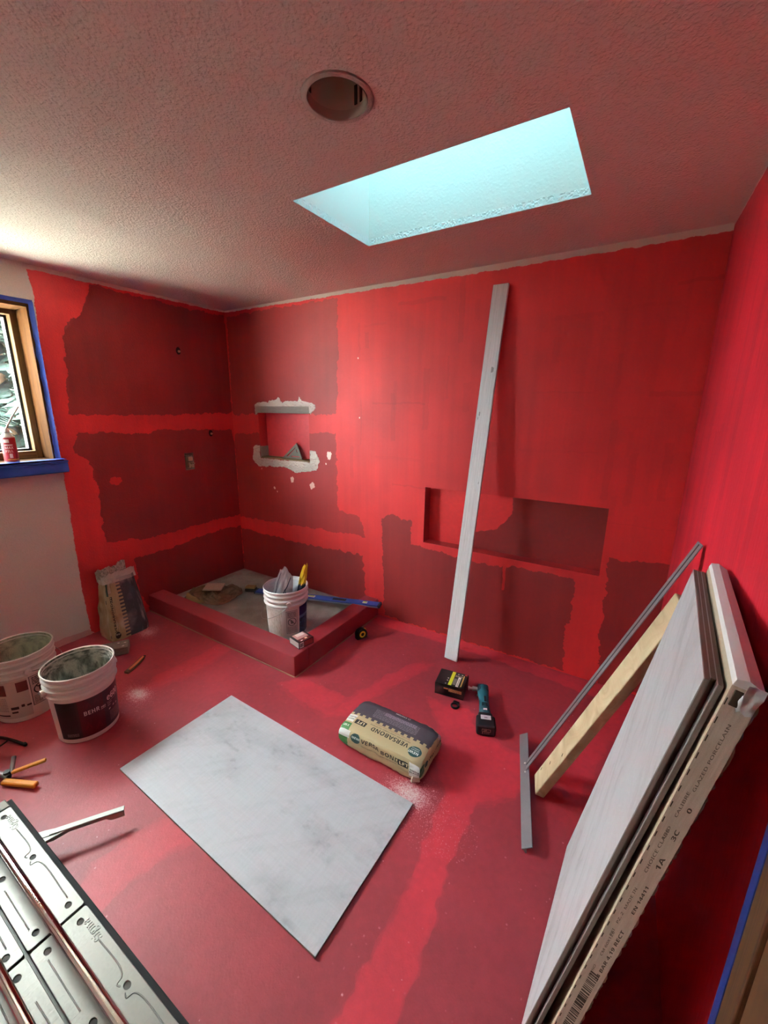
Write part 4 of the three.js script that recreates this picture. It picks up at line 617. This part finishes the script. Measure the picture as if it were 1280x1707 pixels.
{
  const t = thing('screw_box', 'small dark red and white carton on the curb corner', 'box', [1.534, 0.14, 0.812], -0.216);
  const fr = (draw, w = 256, h = 128) => std({ map: canvasTex(w, h, (g) => { g.fillStyle = '#241618'; g.fillRect(0, 0, w, h); draw(g, w, h); }), roughness: 0.45 });
  const top = fr((g, w, h) => { g.fillStyle = '#b98a86'; g.fillRect(16, 16, w * 0.6, h - 32); g.fillStyle = '#d8c4be'; g.fillRect(24, 24, w * 0.3, h - 60); g.fillStyle = '#5c1c1c'; g.fillRect(w * 0.66, 16, w * 0.3, h - 32); g.fillStyle = '#e8d8b0'; g.fillRect(w * 0.72, 40, 34, 20); g.fillStyle = '#fff'; g.beginPath(); g.arc(w * 0.86, 92, 10, 0, 6.3); g.fill(); });
  const fa = fr((g, w, h) => { g.fillStyle = '#8c3a38'; g.fillRect(90, 14, w - 104, h - 28); g.fillStyle = '#e6dcd8'; g.fillRect(10, 10, 72, h - 20); g.fillStyle = '#1c1416'; for (let k = 0; k < 14; k++) g.fillRect(18 + k * 4, 30, 1 + hash(k, 3) * 2.5, h - 60); });
  const sd = fr((g, w, h) => { g.fillStyle = '#b8aaa4'; g.fillRect(12, 12, w - 24, h - 24); });
  obj('carton', box(0.108, 0.046, 0.112, 0, 0.023, 0), [fa, sd, top, sd, sd, sd], t);
  t.children[0].material = [fa, sd, top, sd, sd, sd];
}
{
  const mk = (name, label, pos, turn) => { const t = thing(name, label, 'tape measure', pos, turn); const s = new THREE.Shape(); s.moveTo(-0.036, 0); s.lineTo(0.036, 0); s.lineTo(0.038, 0.03); s.quadraticCurveTo(0.034, 0.066, 0, 0.068); s.quadraticCurveTo(-0.036, 0.066, -0.038, 0.03); s.closePath();
    const mK = std({ color: 0x17140d, roughness: 0.6 }), mY = std({ color: 0xd9b020, roughness: 0.4 });
    obj('case', new THREE.ExtrudeGeometry(s, { depth: 0.03, bevelEnabled: true, bevelSize: 0.004, bevelThickness: 0.006, bevelSegments: 3 }).translate(0, 0, -0.015), mK, t);
    obj('side_plate', [cyl(0.024, 0.024, 0.003, 0, 0, 0, 28).rotateX(Math.PI / 2).translate(0, 0.034, 0.022)], mY, t); obj('side_plate', [cyl(0.024, 0.024, 0.003, 0, 0, 0, 28).rotateX(Math.PI / 2).translate(0, 0.034, -0.022)], mY, t);
    obj('badge', [cyl(0.013, 0.013, 0.003, 0, 0, 0, 20).rotateX(Math.PI / 2).translate(0, 0.034, 0.0235)], mK, t);
    obj('band', new THREE.TorusGeometry(0.03, 0.0035, 8, 30, Math.PI).translate(0, 0.036, 0.012), mY, t); obj('lock', rbox(0.016, 0.014, 0.02, 0.03, 0.055, 0, 0.003), mY, t);
    obj('blade_hook', rbox(0.004, 0.016, 0.022, 0.045, 0.008, 0, 0.001), mWire, t); return t; };
  mk('tape_measure', 'black and yellow tape measure on the floor beside the curb', [1.69, 0.004, 0.36], 1.15);
}

// ---------------------------------------------------------------- tools on the floor
{
  const t = thing('black_case', 'black box with yellow and white label near the board foot', 'box', [2.474, 0, 0.538], -0.17 + 0.32);
  const top = std({ roughness: 0.4, map: canvasTex(512, 400, (g, w, h) => { g.fillStyle = '#100d0e'; g.fillRect(0, 0, w, h); g.fillStyle = '#d8d22a'; g.fillRect(225, 10, 60, 370); g.fillStyle = '#e8e4e0'; g.fillRect(360, 120, 46, 260); g.fillStyle = '#6f6c66'; g.fillRect(292, 180, 60, 170); g.fillStyle = '#d8b060'; g.fillRect(440, 60, 18, 300); g.fillStyle = '#b02030'; g.fillRect(450, 8, 44, 34); g.fillStyle = '#c8c0b8'; for (const [x, y] of [[180, 200], [180, 260], [170, 350], [330, 40], [400, 40]]) g.fillRect(x, y, 22, 20); g.save(); g.translate(396, 370); g.rotate(-Math.PI / 2); g.fillStyle = '#2a2a30'; g.font = 'bold 30px sans-serif'; g.fillText('OSCILLATING', 8, 0); g.restore(); lines(g, 300, 90, 130, 2, 24, 12, '#b8a890', 3); }) });
  const fr = std({ roughness: 0.45, map: canvasTex(512, 220, (g, w, h) => { g.fillStyle = '#0d0a0b'; g.fillRect(0, 0, w, h); g.fillStyle = '#a8764a'; g.fillRect(250, 60, 230, 56); g.fillRect(160, 60, 80, 24); lines(g, 258, 70, 210, 3, 16, 7, '#3a2618', 6); }) }), k = std({ color: 0x110e0f, roughness: 0.45 });
  const body = obj('case_body', box(0.168, 0.074, 0.142, 0, 0.037, 0), [k, k, top, k, fr, k], t);
  obj('lid_seam', box(0.1695, 0.0016, 0.1435, 0, 0.058, 0), std({ color: 0x2c2628, roughness: 0.6 }), t);
  const d = thing('blade_disc', 'small black ring lying in front of the black box', 'tool bit', [2.548, 0, 0.665], 0);
  obj('ring', new THREE.TorusGeometry(0.02, 0.006, 10, 30).rotateX(Math.PI / 2).translate(0, 0.006, 0), std({ color: 0x17181a, roughness: 0.3, metalness: 0.5 }), d); obj('tang', rbox(0.034, 0.006, 0.02, -0.005, 0.006, -0.028, 0.002), std({ color: 0x141516, roughness: 0.4 }), d);
}
{
  // cordless oscillating tool lying on its side: local x from the battery to the head
  const t = thing('multi_tool', 'teal cordless oscillating tool with black battery, lying on the floor', 'power tool');
  const a = V(2.762, 0, 0.775), b = V(2.625, 0, 0.43); place(t, [a.x, 0, a.z], [b.x, 0, b.z]);
  const mT = std({ color: 0x1f5a66, roughness: 0.45 }), mK = std({ color: 0x111216, roughness: 0.5 }), mM = std({ color: 0xb8b4ae, roughness: 0.3, metalness: 0.85 });
  const bt = obj('battery', rbox(0.085, 0.062, 0.098, 0.03, 0.031, 0, 0.012, 3), mK, t);
  obj('battery_label', [rbox(0.03, 0.002, 0.052, 0.052, 0.0622, 0, 0.0008)], std({ map: canvasTex(256, 128, (g) => { g.fillStyle = '#c8ccd2'; g.fillRect(0, 0, 256, 128); g.fillStyle = '#2a3038'; g.font = 'bold 54px sans-serif'; g.fillText('18V', 60, 84); }), roughness: 0.4 }), bt);
  obj('battery_label', [box(0.0016, 0.034, 0.05, -0.0126, 0.03, 0)], std({ map: canvasTex(256, 160, (g) => { g.fillStyle = '#141418'; g.fillRect(0, 0, 256, 160); g.strokeStyle = '#b09a86'; g.lineWidth = 8; g.strokeRect(20, 20, 216, 60); g.fillStyle = '#b09a86'; g.font = 'bold 50px sans-serif'; g.fillText('LXT', 60, 68); g.fillRect(30, 96, 14, 54); lines(g, 70, 100, 150, 3, 16, 7, '#8a7a6c', 2); }), roughness: 0.5 }), bt);
  obj('collar', rbox(0.03, 0.058, 0.075, 0.085, 0.03, 0, 0.012, 3), mK, t);
  const prof = [[0.0, 0.0], [0.031, 0.0], [0.03, 0.03], [0.0265, 0.09], [0.028, 0.14], [0.032, 0.19], [0.033, 0.215], [0.024, 0.235], [0, 0.24]];
  obj('housing', lathe(prof, 28).rotateZ(-Math.PI / 2).translate(0.098, 0.034, 0), mT, t);
  obj('speed_dial', rbox(0.012, 0.006, 0.02, 0.112, 0.064, 0.0, 0.002), std({ color: 0xd6d8da, roughness: 0.4 }), t);
  obj('switch', rbox(0.04, 0.008, 0.012, 0.2, 0.062, 0.004, 0.003), mK, t); obj('vent', [0, 1, 2].map((k) => rbox(0.004, 0.004, 0.03, 0.145 + k * 0.01, 0.0615, 0, 0.001)), mK, t);
  obj('gear_head', rbox(0.06, 0.056, 0.062, 0.305, 0.034, 0, 0.014, 3), std({ color: 0x39424c, roughness: 0.4, metalness: 0.4 }), t);
  obj('spindle', [cyl(0.012, 0.014, 0.03, 0, 0, 0, 18).rotateX(Math.PI / 2).translate(0.312, 0.034, -0.045), cyl(0.008, 0.008, 0.024, 0, 0, 0, 14).rotateX(Math.PI / 2).translate(0.312, 0.034, -0.066)], mM, t);
  obj('clamp_screw', cyl(0.013, 0.013, 0.008, 0, 0, 0, 6).rotateX(Math.PI / 2).translate(0.312, 0.034, -0.08), mM, t); obj('lamp_lens', new THREE.SphereGeometry(0.006, 10, 8).translate(0.27, 0.024, -0.03), std({ color: 0xd8d4cc, roughness: 0.2 }), t);
}
{
  const t = thing('utility_knife', 'folding utility knife with orange and black handle on the floor', 'knife');
  const l = place(t, [0.7, 0.0, 1.5], [0.622, 0.0, 1.352]);
  const s = new THREE.Shape(); s.moveTo(0, -0.011); s.quadraticCurveTo(0.08, -0.022, l, -0.006); s.lineTo(l, 0.014); s.quadraticCurveTo(0.09, 0.006, 0.004, 0.014); s.closePath();
  const ex = (d, y) => new THREE.ExtrudeGeometry(s, { depth: d, bevelEnabled: true, bevelSize: 0.002, bevelThickness: 0.002, bevelSegments: 2 }).rotateX(-Math.PI / 2).translate(0, y, 0);
  obj('handle', ex(0.012, 0.003), std({ color: 0x4a4028, roughness: 0.6 }), t); obj('inlay', ex(0.002, 0.0165).scale(0.85, 1, 0.55).translate(0.02, 0.0005, 0.004), std({ color: 0xd08850, roughness: 0.45 }), t);
  obj('pivot', cyl(0.005, 0.005, 0.004, 0.02, 0.02, 0, 14), mWire, t); obj('blade_holder', rbox(0.03, 0.008, 0.014, l + 0.004, 0.009, -0.004, 0.002), std({ color: 0x15120c, roughness: 0.5 }), t);
}
{
  const t = thing('tile_nippers', 'tile nippers with orange handles beside the tile cutter', 'pliers');
  const mO = std({ color: 0xd88a1a, roughness: 0.45 }), mJ = std({ color: 0x8a8a88, roughness: 0.4, metalness: 0.7 });
  const grip = (a, b, r, sq) => { const o = new THREE.Group(); const l = place(o, a, b); const m = obj('handle_grip', [rbox(l, r * 1.9, r * 2.4, l / 2, 0, 0, r * 0.7, 3)], mO, t); m.position.copy(o.position); m.quaternion.copy(o.quaternion); return m; };
  grip([1.045, 0.03, 2.165], [1.118, 0.05, 2.06], 0.0075); grip([1.05, 0.014, 2.2], [1.2, 0.018, 2.128], 0.0115);
  obj('jaw', tube([[1.05, 0.02, 2.18], [1.02, 0.026, 2.19], [0.985, 0.02, 2.2]], 0.011, 20, 8), mJ, t); obj('jaw', tube([[1.045, 0.03, 2.165], [1.015, 0.045, 2.15], [0.99, 0.062, 2.135]], 0.009, 20, 8), mJ, t);
  obj('pivot_bolt', cyl(0.013, 0.013, 0.034, 1.035, 0.025, 2.178, 8), std({ color: 0x4a4a4a, roughness: 0.4, metalness: 0.7 }), t);
}
{
  const t = thing('extension_cord', 'short black cord on the floor in front of the buckets', 'cord');
  const k = std({ color: 0x15110f, roughness: 0.6 });
  obj('cord', tube([[0.55, 0.008, 2.19], [0.66, 0.012, 2.14], [0.74, 0.016, 2.105], [0.8, 0.012, 2.083], [0.862, 0.007, 2.064]], 0.0065, 50, 10), k, t); obj('branch', tube([[0.762, 0.006, 2.1], [0.77, 0.004, 2.125], [0.775, 0.004, 2.16], [0.74, 0.004, 2.21]], 0.0035, 40, 8), k, t); obj('plug_end', rbox(0.022, 0.014, 0.013, 0.866, 0.008, 2.062, 0.004), k, t);
}

// ---------------------------------------------------------------- tile cutter
{
  const t = thing('tile_cutter', 'long aluminium tile cutter with chrome rails at the bottom left', 'tile cutter', [0, 0, 0]);
  const TOP = 0.088, ZC = 2.392, X0 = 1.262, X1 = 2.62, XM = 1.934;
  const mPl = phys({ color: 0x7f7c74, roughness: 0.45, metalness: 0.5, bumpMap: rep(brushed, 3, 3), bumpScale: 0.0003 }), mDark = std({ color: 0x1d1c1d, roughness: 0.9 }), mBeam = std({ color: 0x7c7a74, roughness: 0.5, metalness: 0.5 }), mChrome = std({ color: 0xe6e4e2, roughness: 0.08, metalness: 1 }), mRub = std({ color: 0x4c4844, roughness: 0.8 });
  for (const z of [ZC - 0.157, ZC + 0.157]) obj('side_rail', rbox(X1 - X0, 0.062, 0.022, (X0 + X1) / 2, 0.046, z, 0.005), mDark, t);
  obj('centre_beam', rbox(X1 - X0, 0.05, 0.05, (X0 + X1) / 2, 0.036, ZC, 0.004), mBeam, t);
  for (const x of [X0 + 0.1, XM, X1 - 0.1]) obj('cross_member', rbox(0.05, 0.03, 0.3, x, 0.04, ZC, 0.004), mBeam, t);
  for (const x of [X0 + 0.1, XM, X1 - 0.1]) for (const z of [ZC - 0.12, ZC + 0.12]) obj('foot', cyl(0.018, 0.02, 0.016, x, 0.008, z, 16), mRub, t);
  const plate = (xa, xb, za, zb) => {
    const lx = xb - xa, lz = zb - za, s = new THREE.Shape(), r = 0.008;
    s.moveTo(r, 0); s.lineTo(lx - r, 0); s.quadraticCurveTo(lx, 0, lx, r); s.lineTo(lx, lz - r); s.quadraticCurveTo(lx, lz, lx - r, lz); s.lineTo(r, lz); s.quadraticCurveTo(0, lz, 0, lz - r); s.lineTo(0, r); s.quadraticCurveTo(0, 0, r, 0);
    const holes = []; for (const hx of [0.035, lx / 2, lx - 0.035]) for (const hz of [0.03, lz - 0.03]) holes.push([hx, hz]);
    for (const [hx, hz] of holes) { const h = new THREE.Path(); h.absellipse(hx, hz, 0.0125, 0.0095, 0, Math.PI * 2, true); s.holes.push(h); }
    const g = new THREE.ExtrudeGeometry(s, { depth: 0.012, bevelEnabled: true, bevelSize: 0.0015, bevelThickness: 0.0015, bevelSegments: 2, curveSegments: 16 }).rotateX(Math.PI / 2).translate(xa, TOP - 0.0015, za);
    const p = obj('table_plate', g, mPl, t);
    for (const [hx, hz] of holes) obj('rubber_stud', cyl(0.0115, 0.0115, 0.01, 0, 0, 0, 18).scale(1, 1, 0.76).translate(xa + hx, TOP - 0.008, za + hz), mRub, p);
    // pressed ribs
    const rib = (pts) => tube(pts.map(([x, z]) => [xa + x, TOP - 0.0005, za + z]), 0.0022, 70, 6);
    obj('pressed_rib', [rib([[0.135, 0.022], [lx / 2 - 0.05, 0.022], [lx / 2 - 0.03, 0.03], [lx / 2 - 0.025, 0.045], [lx / 2 - 0.012, 0.042]]), rib([[lx - 0.06, 0.022], [lx / 2 + 0.05, 0.022], [lx / 2 + 0.03, 0.03], [lx / 2 + 0.025, 0.045], [lx / 2 + 0.012, 0.042]]), rib([[0.05, lz * 0.52], [lx - 0.05, lz * 0.52]]), rib([[0.06, lz - 0.022], [lx / 2 - 0.05, lz - 0.022]]), rib([[lx - 0.06, lz - 0.022], [lx / 2 + 0.05, lz - 0.022]])], mPl, p);
  };
  for (const [za, zb] of [[2.243, ZC - 0.005], [ZC + 0.005, 2.541]]) { plate(1.318, XM - 0.006, za, zb); plate(XM + 0.006, 2.55, za, zb); }
  for (const x of [X0 + 0.026, X1 - 0.03]) obj('end_block', rbox(0.05, 0.036, 0.3, x, TOP - 0.016, ZC, 0.004), mPl, t);
  for (const x of [X0 + 0.026, X1 - 0.03]) obj('rail_support', [rbox(0.036, 0.05, 0.16, x, TOP + 0.022, ZC, 0.008)], mPl, t);
  for (const z of [ZC - 0.062, ZC + 0.06]) obj('guide_rail', new THREE.CylinderGeometry(0.0125, 0.0125, X1 - X0, 28).rotateZ(Math.PI / 2).translate((X0 + X1) / 2, 0.138, z), mChrome, t);
  // swing-out stop arm
  const arm = new THREE.Group(); arm.name = 'stop_arm'; t.add(arm);
  const l = place(arm, [1.535, 0.075, 2.236], [1.682, 0.068, 2.0]);
  const mArm = std({ color: 0xa8a69f, roughness: 0.55, metalness: 0.35 });
  obj('arm_top', rbox(l - 0.04, 0.005, 0.022, l / 2 + 0.02, 0.0, 0, 0.0015), mArm, arm); obj('arm_web', (() => { const s = new THREE.Shape(); s.moveTo(0, 0); s.lineTo(l, 0); s.lineTo(l, -0.026); s.lineTo(l - 0.035, -0.026); s.quadraticCurveTo(l - 0.05, -0.026, l - 0.06, -0.012); s.lineTo(0.1, -0.013); s.lineTo(0.05, -0.03); s.lineTo(0, -0.03); s.closePath(); return new THREE.ExtrudeGeometry(s, { depth: 0.004, bevelEnabled: false }).translate(0, 0, 0.008); })(), mArm, arm);
  obj('arm_bracket', (() => { const s = new THREE.Shape(); s.moveTo(-0.04, -0.03); s.lineTo(0.02, -0.035); s.lineTo(0.1, -0.008); s.lineTo(0.1, 0.008); s.lineTo(0.02, 0.02); s.lineTo(-0.04, 0.02); s.closePath(); return new THREE.ExtrudeGeometry(s, { depth: 0.004, bevelEnabled: false }).rotateX(-Math.PI / 2).translate(0, -0.006, 0); })(), mArm, arm);
  const font = await new FontLoader().loadAsync('fonts/droid/droid_serif_bold.typeface.json');
  const word = new TextGeometry('Sigma', { font, size: 0.021, depth: 0.0016, curveSegments: 3, bevelEnabled: false }).rotateX(-Math.PI / 2);
  for (const x of [1.446, 2.072]) obj('maker_script', word.clone().rotateY(Math.PI).translate(x, TOP, 2.254), mPl, t).userData.label = 'raised script pressed in the plate';
}

// ---------------------------------------------------------------- wall fittings and the window sill
{
  const t = thing('shower_valve', 'rough-in shower valve set in a cut-out of the red wall', 'valve', [-0.03, 1.178, 0.472], Math.PI / 2);
  const mV = std({ color: 0xa89c86, roughness: 0.45, metalness: 0.4 }), mP = std({ color: 0x6a6254, roughness: 0.6 });
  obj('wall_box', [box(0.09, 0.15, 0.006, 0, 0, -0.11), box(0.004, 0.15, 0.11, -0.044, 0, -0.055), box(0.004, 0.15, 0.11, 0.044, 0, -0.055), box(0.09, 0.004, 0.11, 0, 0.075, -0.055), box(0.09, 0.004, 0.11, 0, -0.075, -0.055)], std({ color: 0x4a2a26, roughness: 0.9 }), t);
  obj('plaster_guard', [rbox(0.062, 0.11, 0.012, 0, -0.004, 0.018, 0.006)], mP, t); obj('valve_body', [rbox(0.044, 0.09, 0.03, 0.004, -0.004, 0.026, 0.008)], mV, t);
  obj('stem', [cyl(0.011, 0.012, 0.034, 0, 0, 0, 16).rotateX(Math.PI / 2).translate(0.008, -0.014, 0.05), cyl(0.006, 0.006, 0.02, 0, 0, 0, 12).rotateX(Math.PI / 2).translate(0.008, -0.014, 0.072)], std({ color: 0xa89c86, roughness: 0.35, metalness: 0.8 }), t);
  obj('check_stop', [cyl(0.009, 0.009, 0.012, 0, 0, 0, 14).rotateX(Math.PI / 2).translate(-0.012, -0.044, 0.042)], mV, t); obj('check_stop', [cyl(0.009, 0.009, 0.012, 0, 0, 0, 14).rotateX(Math.PI / 2).translate(0.014, -0.044, 0.042)], mV, t); obj('body_rib', rbox(0.052, 0.008, 0.012, 0.002, 0.0, 0.04, 0.003), mP, t);
}
for (const [y, z, l] of [[2.059, 0.471, 'brass pipe stub high on the left wall'], [1.404, 0.244, 'brass pipe stub on the left wall near the corner, above the valve']]) {
  const t = thing('pipe_stub', l, 'pipe', [0, y, z], Math.PI / 2);
  obj('hole_shade_disc', cyl(0.019, 0.019, 0.003, 0, 0, 0, 20).scale(1, 1, 1.5).rotateX(Math.PI / 2).translate(0, 0, 0.0015), std({ color: 0x140505, roughness: 0.9 }), t); obj('pipe', cyl(0.009, 0.009, 0.012, 0, 0, 0, 16).rotateX(Math.PI / 2).translate(0.002, -0.004, 0.007), std({ color: 0xb49878, roughness: 0.4, metalness: 0.7 }), t);  // solid black disc round the pipe: shade of the wall hole painted as colour
}
{
  const t = thing('speed_square', 'grey triangular square standing in the small niche', 'square', [0.692, 1.203, -0.045], 0); t.rotation.x = -0.16;
  const s = new THREE.Shape([[-0.115, 0], [0.115, 0], [0.034, 0.132]].map((p) => new THREE.Vector2(...p)));
  s.holes.push(new THREE.Path([[-0.07, 0.014], [0.025, 0.095], [0.028, 0.089], [-0.05, 0.014]].map((p) => new THREE.Vector2(...p)))); s.holes.push(new THREE.Path([[0.04, 0.085], [0.055, 0.06], [0.05, 0.05], [0.038, 0.07]].map((p) => new THREE.Vector2(...p))));
  s.holes.push(new THREE.Path([[-0.02, 0.014], [0.085, 0.014], [0.08, 0.022], [-0.012, 0.022]].map((p) => new THREE.Vector2(...p))));
  const m = std({ color: 0x6e6a62, roughness: 0.5, metalness: 0.4 });
  obj('plate', new THREE.ExtrudeGeometry(s, { depth: 0.004, bevelEnabled: true, bevelSize: 0.001, bevelThickness: 0.001, bevelSegments: 1 }), m, t); obj('fence', rbox(0.23, 0.008, 0.018, 0, 0.002, 0.003, 0.0015), m, t);
}
{
  const t = thing('foam_can', 'red spray can with straw nozzle on the window sill', 'spray can', [-0.012, 1.2875, 1.632], 0.4);
  const tex = canvasTex(512, 320, (g, w, h) => { g.fillStyle = '#a81f22'; g.fillRect(0, 0, w, h); for (const o of [0, 256]) { g.fillStyle = '#e8e2d4'; g.fillRect(o + 20, 20, 60, 46); g.fillRect(o + 24, 90, 90, 16); g.font = 'bold 44px sans-serif'; g.fillText('MAX', o + 20, 150); g.fillText('FILL', o + 20, 196); g.fillRect(o + 60, 214, 34, 60); g.fillStyle = '#d8b040'; g.fillRect(o + 30, 290, 160, 12); } });
  obj('can', lathe([[0, 0], [0.033, 0], [0.035, 0.004], [0.035, 0.008]], 36), mWire, t); obj('label', new THREE.CylinderGeometry(0.035, 0.035, 0.14, 40, 1, true).translate(0, 0.078, 0), std({ map: tex, roughness: 0.35 }), t);
  obj('shoulder', lathe([[0.035, 0.148], [0.0345, 0.155], [0.02, 0.17], [0.016, 0.178], [0.0, 0.178]], 36), std({ color: 0xcfcac2, roughness: 0.35, metalness: 0.5 }), t);
  obj('nozzle_cap', lathe([[0, 0.176], [0.017, 0.176], [0.016, 0.196], [0.008, 0.204], [0, 0.206]], 24), std({ color: 0xe4ded0, roughness: 0.5 }), t); obj('straw', tube([[0, 0.196, 0], [0.015, 0.24, -0.018], [0.034, 0.29, -0.04], [0.05, 0.33, -0.06]], 0.0045, 24, 8), std({ color: 0xe0d8c4, roughness: 0.5 }), t);
}

scene.traverse((o) => { if (o.isMesh) { o.castShadow = true; o.receiveShadow = true; } });
renderer.render(scene, camera);
